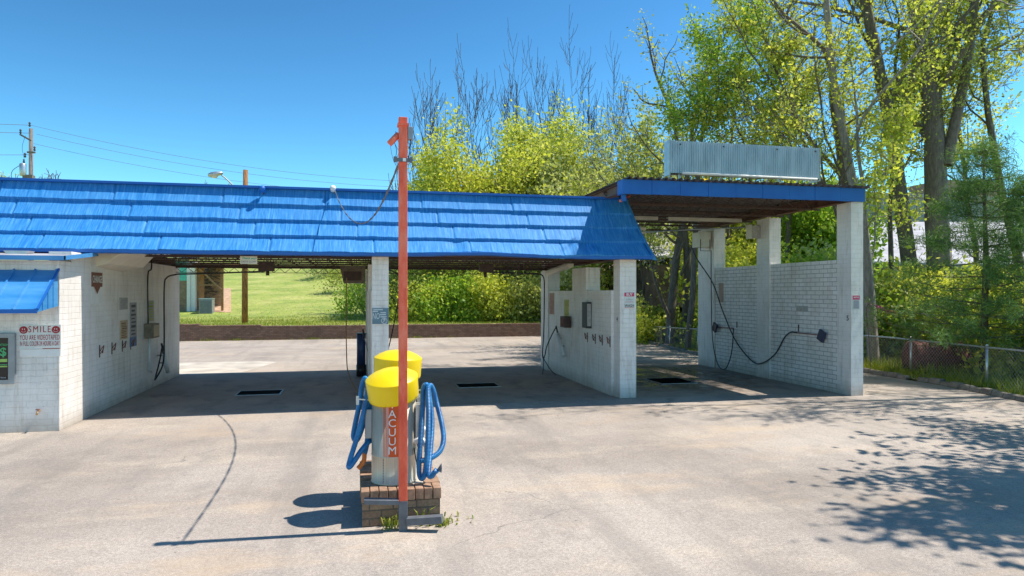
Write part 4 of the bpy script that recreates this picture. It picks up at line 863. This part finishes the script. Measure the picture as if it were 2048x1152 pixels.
# far pole with transformer
fp=empty('utility_pole',(-27.9,67.8,3),'tall grey wooden utility pole with crossarm and transformer, far left','pole'); px,py=-27.9,67.8
MB().tube([(px,py,2),(px,py,16.7)],[.22,.15],12).build('shaft',M['pole_wood_grey'],fp)
b=MB(); b.bar((px-.75,py-.25,16.1),(px+.1,py-.25,15.6),.12,.14); b.box(px-.2,px+.45,py-.3,py-.2,14.5,14.65); b.build('crossarm',M['pole_wood_grey'],fp)
b=MB()
for (x,z) in ((-.7,16.15),(0,16.8),(.38,14.7),(-.35,14.1)): b.lathe((px+x,py-.25,z),[(.05,0),(.10,.1),(.05,.2),(.10,.3),(.04,.42),(0,.44)],10)
b.build('insulator',M['insulator'],fp)
b=MB(); b.lathe((px-.5,py-.3,12.5),[(.24,0),(.26,.04),(.26,1.0),(.22,1.06),(.1,1.1),(0,1.1)],20); tr=b.build('transformer',M['galv'],fp); b=MB(); b.lathe((px-.42,py-.3,13.6),[(.06,0),(.10,.12),(.05,.22),(.09,.3),(0,.38)],8); b.build('bushing',M['insulator'],tr)
b=MB(); b.box(px-.5,px+.25,py-.4,py+.2,11.9,12.6); b.build('equipment_box',M['pole_wood_grey'],fp)
b=MB(); b.tube(curve_pts([(px-.6,py-.3,13.5),(px-1.3,py-.3,12.9),(px-1.3,py-.3,12.2),(px-.5,py-.3,11.9)],8),.025,5); b.tube(curve_pts([(px-.4,py-.3,14.0),(px-.55,py-.3,15.0),(px-.3,py-.3,16)],6),.015,4); b.build('drop_wire',M['black_rubber'],fp)
end=at(900,95); 
for i,(a,dz,off) in enumerate((((px,py,17.0),0,0),((px+.5,py-.2,16.2),-1.0,.5),((px+.2,py,15.4),-2.6,1.0))):
    q=at(1010,70); o=MB().tube(sag(a,(q.x,q.y+off,13.6+dz*.45),1.5,30),.017,4,cap=False).build('power_line',M['pole_wood_grey']); tag(o,['uppermost thin power line running right from the far pole','middle thin power line running right from the far pole','lowest thin power line running right from the far pole'][i],'cable','power lines')
for i,(z,z2) in enumerate(((17.0,17.6),(16.3,16.7),(14.4,14.4))):
    o=MB().tube(sag((px,py,z),(-60,55,z2-1),.8,16),.022,4,cap=False).build('power_line',M['pole_wood_grey']); tag(o,['upper','middle','lowest'][i]+' power line running left out of view from the far pole','cable','power lines')
# house behind the lawn
hs_=empty('brick_house',(-12.5,54.5,.7),'brick house end with mint siding, white downspout and timber lean-to','building')
P=lambda px,zc,py: at(px,zc,zat(py,zc))
def slabq(name,mat,px0,px1,zc,z0,z1,th=.2):
    a=at(px0,zc); c=at(px1,zc); d=(c-a).normalized(); n=Vector((-d.y,d.x,0))*th
    return MB().hexa([(a.x,a.y,z0),(c.x,c.y,z0),(c.x+n.x,c.y+n.y,z0),(a.x+n.x,a.y+n.y,z0),(a.x,a.y,z1),(c.x,c.y,z1),(c.x+n.x,c.y+n.y,z1),(a.x+n.x,a.y+n.y,z1)]).build(name,M[mat],hs_)
slabq('wall','house_brick',250,374,50.0,.6,3.2,.3); slabq('siding','mint_paint',250,373,49.95,3.2,4.6,.3)
slabq('downspout','white_paint',373.5,380,49.8,.7,4.6,.12); slabq('corner_board','white_paint',381,390,49.9,.7,4.6,.6); slabq('side_wall','shed_wood',390.5,399,50.2,.7,4.4,.8)
slabq('shed_back','orange_dirt',399,446,52.6,.7,4.6,.1); slabq('shed_roof','shed_wood',385,450,49.6,4.25,4.5,3.0)
# dark firewood-like void filled with stacked boards
b=MB(); rr=random.Random(4)
for i in range(60):
    p=at(398+rr.random()*24*(1),51.6+rr.random()*.6,0); z=1.2+3*rr.random(); l=rr.uniform(.3,.9); a=rr.uniform(-.6,.6); b.bar((p.x,p.y,z),(p.x+l*math.cos(a),p.y,z+l*math.sin(a)),.09,.07)
b.build('stored_timber',M['bark_dark'],hs_)
a=at(442,50,.7); b=MB(); b.box(a.x,a.x+.16,a.y,a.y+.16,.7,4.4); b.bar(at(398,50,zat(536,50)),at(443,50,zat(580,50)),.1,.14); b.bar(at(396,50,zat(570,50)),at(432,50,zat(570,50)),.09,.09); b.bar(at(421,50,zat(594,50)),at(443,50,zat(594,50)),.07,.07); b.bar(at(398,50,zat(548,50)),at(450,50,zat(544,50)),.1,.12); b.build('timber_frame',M['shed_wood'],hs_)
ac=empty('air_conditioner',tuple(at(411.5,49,.75)),'grey square air conditioning unit beside the brick house','air conditioner')
a=at(398.5,48.5); c=at(424,48.5); b=MB(); b.box(a.x,c.x,a.y-.1,a.y+.75,.78,1.87); b.build('case',M['grey_metal'],ac,bevel=.03); b=MB()
for i in range(22): z=.84+i*.043; b.box(a.x+.04,c.x-.04,a.y-.118,a.y-.101,z,z+.018)
b.build('louvre',M['dark_grey_paint'],ac); MB().box(a.x-.02,c.x+.02,a.y-.12,a.y+.77,1.871,1.93).build('top',M['galv'],ac); MB().box(a.x-.08,c.x+.1,a.y-.2,a.y+.8,.68,.78).build('plinth',M['concrete_pale'],ac)
b=MB(); rr=random.Random(8)
def dirtf(u,v):
    p=at(392+70*u,49.5+16*v); return (p.x,p.y,hgt(p.x,p.y)+.03+.05*mn.noise(Vector((p.x*3,p.y*3,0))))
MB().grid(dirtf,20,20).build('bare_earth_bank',M['orange_dirt'],kind='structure')
# ================================================================== right side: fence, tank
FP=[(13.6,36,.55),(13.3,31,.73),(12.95,27.5,.82),(12.75,23.8,.92),(13.6,20.5,.95),(15.03,18.03,1.0),(15.09,15.05,.98),(14.57,12.45,1.0),(14.2,9,1.0),(14,4,1.0)]
fn_=empty('chain_link_fence',(15,15,0),'low chain link fence with galvanised top rail along the kerb','fence')
fc=curve_pts(FP,8); MB().tube(fc,.024,8).build('top_rail',M['galv'],fn_)
cum=[0]
for p,q in zip(fc,fc[1:]): cum.append(cum[-1]+(q-p).length)
def along(d):
    for i in range(len(fc)-1):
        if cum[i+1]>=d: return fc[i].lerp(fc[i+1],(d-cum[i])/(cum[i+1]-cum[i]))
    return fc[-1]
d=1.0; k=0
while d<cum[-1]:
    p=along(d); b=MB(); b.tube([(p.x,p.y,p.z-1.02),(p.x,p.y,p.z+.03)],.03,8); b.lathe((p.x,p.y,p.z+.03),[(.035,0),(.035,.03),(0,.05)],8); b.build('post',M['galv'],fn_); d+=2.75
b=MB(); d=0; pit=.085; H_=.96
while d<cum[-1]-1:
    for sgn in (1,-1):
        a0=along(d if sgn>0 else d+H_); a1=along(d+H_ if sgn>0 else d)
        b.tube([a0-Vector((0,0,.98)),a0.lerp(a1,.5)-Vector((0,0,.5)),a1-Vector((0,0,.03))],.0022,3,cap=False,smooth=False)
    d+=pit*1.25
b.build('mesh',M['galv'],fn_)
tk=empty('rusty_tank',(16.5,17.6,0),'rusty horizontal steel tank lying in weeds behind the fence','tank')
ta,tb_=at(1818,19.75,.42),at(1925,19.6,.42); d=(tb_-ta).normalized(); q=d.to_track_quat('Z','Y').to_matrix(); L=(tb_-ta).length
MB().lathe(ta,[(0,-.12),(.25,-.10),(.44,-.02),(.50,.03),(.505,.04),(.505,L-.04),(.50,L-.03),(.44,L+.02),(.25,L+.10),(0,L+.12)],36,q).build('shell',M['rust'],tk)
b=MB(); 
for f in (.33,.66): b.lathe(ta+d*L*f,[(.507,-.02),(.513,-.01),(.513,.01),(.507,.02)],36,q)
b.build('band',M['rust'],tk); b=MB(); b.box(ta.x+.2,ta.x+.4,ta.y-.35,ta.y+.35,-.15,0); b.box(tb_.x-.4,tb_.x-.2,tb_.y-.35,tb_.y+.35,-.15,0); b.build('skid',M['bed_dirt'],tk)
# ================================================================== buildings uphill on the right
wh=empty('warehouse',(34,38,0),'long pale grey warehouse wall uphill behind the trees','building')
b=MB(); b.box(26,80,48,60,2,10.2); b.build('wall',M['wall_grey'],wh); b=MB(); b.box(25.6,80.4,47.8,60.2,10.2,10.5); b.build('parapet',M['wall_grey'],wh)
b=MB(); 
for x in (29,36,43): MB().box(x,x+1.6,47.93,48.0,7.6,8.8).build('window',M['glass_dark'],wh)
b=MB(); b.box(50,56,50,54,10.5,12.2); b.build('brick_penthouse',M['house_brick'],wh)
ho=empty('white_shed',(26,36,0),'low shed with a bright white metal roof below the warehouse','building')
b=MB(); b.hexa([(16,35.8,4.3),(50,35.8,3.9),(50,44,7.8),(16,44,7.0),(16,35.8,4.4),(50,35.8,4.0),(50,44,7.9),(16,44,7.1)]); b.build('roof',M['roof_white'],ho); b=MB(); b.box(16.5,49.5,36.2,43.5,1.5,3.9); b.build('wall',M['bed_dirt'],ho)
MB().face([(13,41,2.9),(21,39,2.9),(24,60,5.2),(13,62,5.2)]).build('dirt_yard',M['soil_pink'],kind='structure')
def car(px,zc,z,yaw,mat,lb):
    p=at(px,zc,z); r=empty('parked_car',tuple(p),lb,'car','cars parked uphill'); rot=Matrix.Rotation(yaw,3,'Z')
    def T(q): return tuple(p+rot@Vector(q))
    prof=[(-2.2,.35),(-2.2,.85),(-1.4,.98),(-.8,1.45),(.9,1.48),(1.6,1.0),(2.2,.9),(2.25,.35)]
    b=MB(); L=[T((x,-.85,zz)) for x,zz in prof]; Rr=[T((x,.85,zz)) for x,zz in prof]; b.face(L); b.face(Rr[::-1])
    for i in range(len(prof)): j=(i+1)%len(prof); b.face([L[j],L[i],Rr[i],Rr[j]])
    b.build('body',M[mat],r,bevel=.06)
    b=MB(); g=[(-1.25,1.0),(-.78,1.38),(.85,1.4),(1.4,1.02)]
    b.face([T((x,-.87,zz)) for x,zz in g]); b.face([T((x,.87,zz)) for x,zz in g][::-1]); b.build('window',M['glass_dark'],r)
    for x in (-1.4,1.4):
        for y in (-.8,.8): b=MB(); b.lathe(T((x,y-.1,.34)),[(.2,0),(.34,.01),(.34,.2),(.2,.21)],18,rot@Matrix.Rotation(R(-90),3,'X')); b.build('wheel',M['tyre'],r)
    b=MB(); b.hexa([T(q) for q in ((-2.24,-.8,.7),(-2.19,-.8,.7),(-2.19,-.55,.7),(-2.24,-.55,.7),(-2.24,-.8,.85),(-2.19,-.8,.85),(-2.19,-.55,.85),(-2.24,-.55,.85))]); b.build('tail_light',M['red_light'],r)
car(1382,46,2.9,.25,'car_white','white car parked uphill seen between the twin trunks and the tall bay'); car(1312,56,4.0,.1,'car_white','white car parked farther uphill behind the trees')
# ================================================================== trees
random.seed(1)
UPK=dict(kids=(4,6),ang=(18,42),shrink=(.55,.8),trop=.5,wob=.10,rmin=.007)
def bare(lb,px,zc,seed,top,lean=0,fx=1.0,**k):
    p=at(px,zc); z=hgt(p.x,p.y)-.1
    a=dict(maxd=4,kids=(3,4),ang=(34,62),shrink=(.5,.72),trop=.62,wob=.10,rmin=.009,start=.22,taper=.4); a.update(k)
    return tree('bare_tree',lb,(p.x,p.y,z),seed,[((0,0,0),(lean,0,1),4.6,.14),((.2,0,.3),(-lean*.5+.26,0,1),4.6,.07)],'bark_bare',group='bare trees behind the car wash',fit=zat(top,zc)-z,fx=fx,**a)
bare('leftmost bare tree leaning left with a fan of upswept twigs',905,50,11,62,-.32,1.0)
bare('tall bare tree with dense broom of twigs left of the group',1010,51,12,28,-.02,.85)
bare('tall thin bare tree at the middle of the group',1105,52,13,18,.0,.8)
bare('bare tree just left of the fresh green tree',1215,47,14,65,.0,.85)
bare('leaning bare tree behind the corrugated sign',1330,45,15,170,.1,1.0)
def leafy(lb,px,zc,seed,top,leaf,n,bark='bark_dark',ls=.21,sp=.42,r=.08,name='spring_tree',ntr=2,fx=1.2,**k):
    p=at(px,zc); z=hgt(p.x,p.y)-.1; a=dict(maxd=3,kids=(5,7),ang=(35,75),shrink=(.42,.62),trop=.22,wob=.14,rmin=.01,start=.12,leafd=2); a.update(k)
    rr=random.Random(seed); tr=[((rr.uniform(-.3,.3),rr.uniform(-.3,.3),0),(rr.uniform(-.18,.18),rr.uniform(-.15,.15),1),6,r*(1-.2*i)) for i in range(ntr)]
    return tree(name,lb,(p.x,p.y,z),seed,tr,bark,leaf,n,ls,sp,fit=zat(top,zc)-z,fx=fx,**a)
leafy('bright yellow green young tree just right of the red pole',925,44,21,215,'leaf_yellow',26406,ntr=3)
leafy('taller yellow green tree in the middle of the row',1075,45,22,165,'leaf_yellow',32500)
leafy('round fresh green tree behind the middle bay roof',990,49,23,230,'leaf_yellow',22343)
leafy('pale thin leaved tree left of the tall bay roof',1175,44,24,225,'leaf_pale',24375)
leafy('olive leaved tree behind the corrugated sign',1290,40,25,215,'leaf_olive',18281)
leafy('small yellow green tree beside the red pole above the roof',860,47,26,310,'leaf_olive',14218)
leafy('leafy green tree framed by the tall bay opening',1460,33,27,345,'leaf_yellow',22750)
leafy('dark green tree framed by the right opening of the tall bay',1620,31,28,320,'leaf_green',21125)
def big(lb,px,zc,seed,trunks,leaf,n,bark='bark_grey',ls=.105,sp=.19,name='tall_tree',**k):
    p=at(px,zc); z=hgt(p.x,p.y)-.15; a=dict(maxd=4,kids=(3,5),ang=(35,72),shrink=(.36,.54),trop=.22,wob=.13,rmin=.009,start=.4,leafd=2,taper=.5); a.update(k)
    return tree(name,lb,(p.x,p.y,z),seed,trunks,bark,leaf,n,ls,sp,group='tall trees on the right',**a)
big('dark twin trunk tree standing between the blue roof and tall bay',1338,29.5,31,[((0,0,0),(.04,0,1),8.5,.22),((.75,.2,0),(.07,.0,1),9,.20),((.1,-.1,1.2),(-.55,0,.9),4.2,.09),((.5,-.1,3.2),(.5,0,1),3.5,.07)],'leaf_olive',9300,'bark_dark',maxd=3,fx=.9)
big('fresh green topped tree with thin trunk behind the corrugated sign',1376,27,32,[((0,0,0),(.0,0,1),10,.14)],'leaf_green',13500,'bark_dark',ls=.115,sp=.24,start=.5,shrink=(.34,.5),ang=(45,80))
big('leaning branchy tree left of the tall bay pillar',1716,24,33,[((0,0,0),(-.12,0,1),9.0,.2),((0,0,4.5),(-.9,0,.8),5.0,.09),((-.3,0,6.0),(-.8,.1,.9),5,.08)],'leaf_yellow',12400,'bark_dark')
big('smooth grey trunk tree just right of the tall bay',1747,21.5,34,[((0,0,0),(.0,0,1),13,.18),((.25,.1,0),(-.05,0,1),6,.12)],'leaf_yellow',10850,start=.5)
big('dark ivy wrapped trunk tree between the grey and thickest trunks',1832,25.5,35,[((0,0,0),(.0,0,1),14,.30)],'leaf_yellow',13950,'bark_dark',start=.35)
big('thickest trunk tree forking high near the right edge',1893,24.5,36,[((0,0,0),(.0,0,1),13,.44),((0,0,6.3),(.26,0,1),7,.2)],'leaf_yellow',12400,'bark_brown',start=.5,taper=.6)
big('slim tree with yellow leaves in front of the warehouse wall',1960,27,37,[((0,0,0),(-.03,0,1),9.5,.12)],'leaf_yellow',11625,'bark_dark')
big('thin trunk tree in front of the white shed',1780,27,38,[((0,0,0),(.02,0,1),10,.12)],'leaf_olive',6975,'bark_dark')
big('pale leaved tree filling the sky between sign and pillar trees',1560,29,39,[((0,0,0),(.02,0,1),10.5,.14),((0,0,3),(-.4,0,1),6,.1)],'leaf_pale',5000,'bark_dark')
big('airy yellow leaved tree at the right edge of the view',2060,24,40,[((0,0,0),(-.05,0,1),10,.17)],'leaf_yellow',12400,'bark_dark')
big('slender olive tree behind the forked trunks',1690,33,41,[((0,0,0),(.0,0,1),11,.12)],'leaf_olive',4000,'bark_dark')
big('yellow green tree high behind the sign and tall bay roof',1450,31,42,[((0,0,0),(.0,0,1),10,.12)],'leaf_olive',3500,'bark_dark')
# trees beside the lot whose shade falls on it
tree('tall_tree','tree beside the lot just outside the right edge',(14.6,6.4,0),51,[((0,0,0),(-.1,0,1),6.2,.2),((0,0,3.2),(-.8,-.1,.8),4.2,.11)],'bark_grey','leaf_green',11500,.18,.26,group='tall trees on the right',maxd=3,kids=(4,6),ang=(30,65),shrink=(.5,.7),trop=.2,wob=.12,rmin=.01,start=.3,leafd=2)
tree('bare_tree','bare limbed tree beside the fence outside the right edge',(22.0,12.2,0),52,[((0,0,0),(-.05,-.02,1),10,.28),((-.3,0,7.6),(-.9,-.06,.5),7.5,.14),((-.1,0,9),(-.8,-.12,.7),5.5,.11)],'bark_grey','leaf_yellow',1500,.13,.35,group='tall trees on the right',maxd=3,kids=(4,5),ang=(25,55),shrink=(.4,.55),trop=.1,wob=.10,rmin=.014,start=.35,leafd=1)
# pine
def pine(lb,px,zc,seed,h,n=26000):
    p=at(px,zc); base=Vector((p.x,p.y,hgt(p.x,p.y)-.1)); r=empty('pine_tree',base,lb,'tree'); rr=random.Random(seed); b=MB(); b.tube([base,base+Vector((.1,0,h*.5)),base+Vector((0,0,h))],[.11,.07,.015],8); pts=[]
    z=.9
    while z<h-.2:
        k=rr.randint(4,6); a0=rr.uniform(0,6.28)
        for i in range(k):
            a=a0+6.28*i/k+rr.uniform(-.3,.3); L=(h-z)*.46*rr.uniform(.7,1.15)+.35; q=base+Vector((0,0,z)); e=q+Vector((math.cos(a)*L,math.sin(a)*L,L*.25*rr.uniform(-.2,1)))
            c=curve_pts([q,q.lerp(e,.5)+Vector((0,0,-.04*L)),e],4); b.tube(c,[.022*(1-.7*j/(len(c)-1)) for j in range(len(c))],4,cap=False)
            for f in (.35,.5,.65,.8,.92,1.0):
                m=q.lerp(e,f)
                for s_ in range(3): pts.append(m+Vector((rr.gauss(0,.16),rr.gauss(0,.16),rr.gauss(0,.06))))
        z+=rr.uniform(.28,.42)
    b.build('trunk',M['bark_dark'],r); mesh_quads('crown',leaves_mesh('n',pts,n,.15,.11,seed,.09),M['needle'],r)
pine('soft dark green pine with feathery needles behind the fence',1966,18.5,61,6.6,38000)
pine('second dark green pine at the right edge behind the fence',2070,17.5,62,5.4,22000)
# bushes
rb=random.Random(77)
BL=['low tangled','bright','dense','loose','tall arching','rounded','yellowish','deep green','sprawling','twiggy']
def bushes(spec,place):
    for i,(px,zc,r,h,n,leaf) in enumerate(spec):
        p=at(px,zc); ht={'leaf_yellow':'yellow green','leaf_green':'fresh green','leaf_olive':'olive green','leaf_pale':'pale green'}[leaf]
        ords_=['first','second','third','fourth','fifth','sixth','seventh','eighth','ninth','tenth','eleventh','twelfth','thirteenth','fourteenth','fifteenth','sixteenth'][i]
        bush('bush','%s bush %s, %s from the left'%(ht,place,ords_),(p.x,p.y,hgt(p.x,p.y)-.05),100+int(px),r,h,n,leaf,group='bushes '+place)
bushes([(650,75,2.2,3.0,2500,'leaf_pale'),(700,62,2.4,3.4,3500,'leaf_olive'),(735,48,2.0,3.0,3500,'leaf_green'),(790,42,2.1,3.4,4500,'leaf_olive'),(838,40,1.8,2.4,4500,'leaf_yellow'),(870,42.5,2.2,4.2,4500,'leaf_yellow'),(905,39.5,1.7,2.2,4500,'leaf_green'),(945,42,2.1,4.0,4500,'leaf_yellow'),(985,39.5,1.7,2.4,4500,'leaf_yellow'),(1020,42,2.1,4.3,4500,'leaf_pale'),(1055,39,1.7,2.2,3500,'leaf_olive'),(1090,41.5,2.0,4.3,4500,'leaf_yellow'),(1125,40,1.9,3.6,3500,'leaf_pale'),(1165,41,1.8,3.8,3200,'leaf_yellow')],'behind the retaining wall')
bushes([(1210,34,1.1,1.5,2200,'leaf_olive'),(1262,33,1.2,1.7,2500,'leaf_olive'),(1298,31.5,1.0,1.3,2500,'leaf_yellow'),(1325,33,1.1,1.2,2500,'leaf_olive'),(1370,31,1.0,1.1,2400,'leaf_olive'),(1400,30,1.0,1.3,2400,'leaf_green'),(1450,28,1.4,3.4,4000,'leaf_yellow'),(1500,30,1.5,4.4,4000,'leaf_yellow'),(1560,27,1.4,3.6,4000,'leaf_green'),(1610,27,1.4,3.7,3500,'leaf_pale'),(1655,26,1.3,3.6,4000,'leaf_green')],'beyond the lot kerb')
bushes([(1745,23,1.0,1.9,3000,'leaf_green'),(1790,23,1.2,2.3,4500,'leaf_olive'),(1835,23,1.2,2.6,4500,'leaf_yellow'),(1865,22.2,1.0,2.0,4000,'leaf_yellow'),(1900,23.2,1.3,2.6,4500,'leaf_yellow'),(1950,21.5,.9,1.8,3500,'leaf_yellow'),(1985,21.5,1.3,2.4,4500,'leaf_yellow'),(2030,19.5,1.1,2.0,3500,'leaf_green'),(2070,18,1.2,2.4,3500,'leaf_yellow')],'behind the chain link fence')
# twigs of pink buds on the redbud
r=empty('redbud_branch',tuple(at(1745,19.5,0)),'thin branch with magenta buds right of the tall bay','branch'); b=MB(); pA=at(1735,19.5,zat(610,19.5)); pts=curve_pts([at(1742,19.6,-.0),at(1738,19.5,1.0),pA,at(1770,19.4,zat(622,19.4)),at(1795,19.3,zat(627,19.3))],6); b.tube(pts,.009,4); b.build('twig',M['bark_bare'],r); mesh_quads('buds',leaves_mesh('b',pts[14:],260,.035,.035,3,.8),M['magenta_bud'],r)
# far treetops on the hill crest
for i,(px,zc,h,lb,k) in enumerate(((8,120,14.8,'yellow green treetop peeking over the far left roof','leaf_yellow'),(92,118,13.6,'grey bare treetop right of the far utility pole',None),(140,120,13.8,'second grey bare treetop right of the far utility pole',None),(415,110,12.2,'bare treetop behind the street lamp',None),(440,112,12.4,'yellowish treetop just right of the lamp head','leaf_yellow'),(-60,118,15,'far treetop off the left edge','leaf_olive'))):
    p=at(px,zc); z=hgt(p.x,p.y); top=(338,340,344,358,360,345)[i]
    tree('distant_tree',lb,(p.x,p.y,z-.2),200+i,[((0,0,0),(0,0,1),h*.36,.2)],'bark_bare',k,2200 if k else 0,.4,.5,group='treetops on the far crest',fit=zat(top,zc)-z+.2,maxd=4,kids=(4,6),ang=(30,65),shrink=(.5,.72),trop=.2,wob=.13,rmin=.03,start=.4,leafd=1)
# far-off wood closing the view uphill
fw=[]; rg=np.random.default_rng(5)
for i in range(170):
    px_=rg.uniform(1080,2500); zc=rg.uniform(75,110); p=at(px_,zc); fw.append((p.x,p.y,hgt(p.x,p.y)+rg.uniform(1,7)))
root=MB(); 
V=leaves_mesh('w',fw,26000,.7,1.3,9,.8); me=bpy.data.meshes.new('distant_wood')
V=V.astype(np.float32); n=len(V)//4; me.vertices.add(len(V)); me.vertices.foreach_set('co',V.ravel()); me.loops.add(4*n); me.loops.foreach_set('vertex_index',np.arange(4*n,dtype=np.int32)); me.polygons.add(n); me.polygons.foreach_set('loop_start',np.arange(0,4*n,4,dtype=np.int32)); me.polygons.foreach_set('loop_total',np.full(n,4,dtype=np.int32)); me.update(calc_edges=True); me.materials.append(M['leaf_olive'])
o=bpy.data.objects.new('distant_wood',me); COL.objects.link(o); tag(o,kind='stuff')
# grass blades on the verge and the lawn edge
def blades(name,n,area,h,seed,wd=.25,sz=None):
    rg=np.random.default_rng(seed); pts=[]
    while len(pts)<n:
        p=area(rg)
        if p is not None: pts.append(p)
    P_=np.array(pts); a=rg.uniform(0,6.28,n); hh=h*rg.uniform(.4,1.2,n); lean=rg.normal(0,.4,(n,2))*hh[:,None]; wv=np.stack([np.cos(a),np.sin(a),0*a],1)*hh[:,None]*wd*.5
    tip=P_+np.concatenate([lean,hh[:,None]],1); mid=P_*.45+tip*.55; V=np.stack([P_-wv*.5,P_+wv*.5,mid+wv*.5,tip],1).reshape(-1,3).astype(np.float32)
    me=bpy.data.meshes.new(name); m=n; me.vertices.add(4*m); me.vertices.foreach_set('co',V.ravel()); me.loops.add(4*m); me.loops.foreach_set('vertex_index',np.arange(4*m,dtype=np.int32)); me.polygons.add(m); me.polygons.foreach_set('loop_start',np.arange(0,4*m,4,dtype=np.int32)); me.polygons.foreach_set('loop_total',np.full(m,4,dtype=np.int32)); me.update(calc_edges=True); me.materials.append(M['grassblade']); o=bpy.data.objects.new(name,me); COL.objects.link(o); tag(o,kind='stuff')
def a1(rg):
    y=rg.uniform(8,34); x=curb(y)+.15+abs(rg.normal(0,1.6)); 
    if mn.noise(Vector((x*.8,y*.8,3)))<-.15: return None
    return (x,y,hgt(x,y)+.02)
blades('verge_grass',26000,a1,.16,1)
def a2(rg):
    x=rg.uniform(-16,12); y=35.7+abs(rg.normal(0,7)); return (x,y,hgt(x,y))
blades('lawn_grass',30000,a2,.13,2,.3)
def a3(rg):
    x=rg.uniform(14.3,19.5); y=rg.uniform(11.5,18.5)
    if x<curb(y)+.4: return None
    return (x,y,hgt(x,y)) if mn.noise(Vector((x*1.1,y*1.1,9)))>-.1 else None
blades('tall_weeds',3500,a3,.38,3,.12)
def a4(rg): return (rg.uniform(-8.5,5),35.22+abs(rg.normal(0,.04)) -.0,0) if rg.random()<.5 else (rg.choice([-7,-5.7,-2.2,3.0])+rg.normal(0,.15),35.2,0)
blades('wall_foot_weeds',700,a4,.13,4,.2)
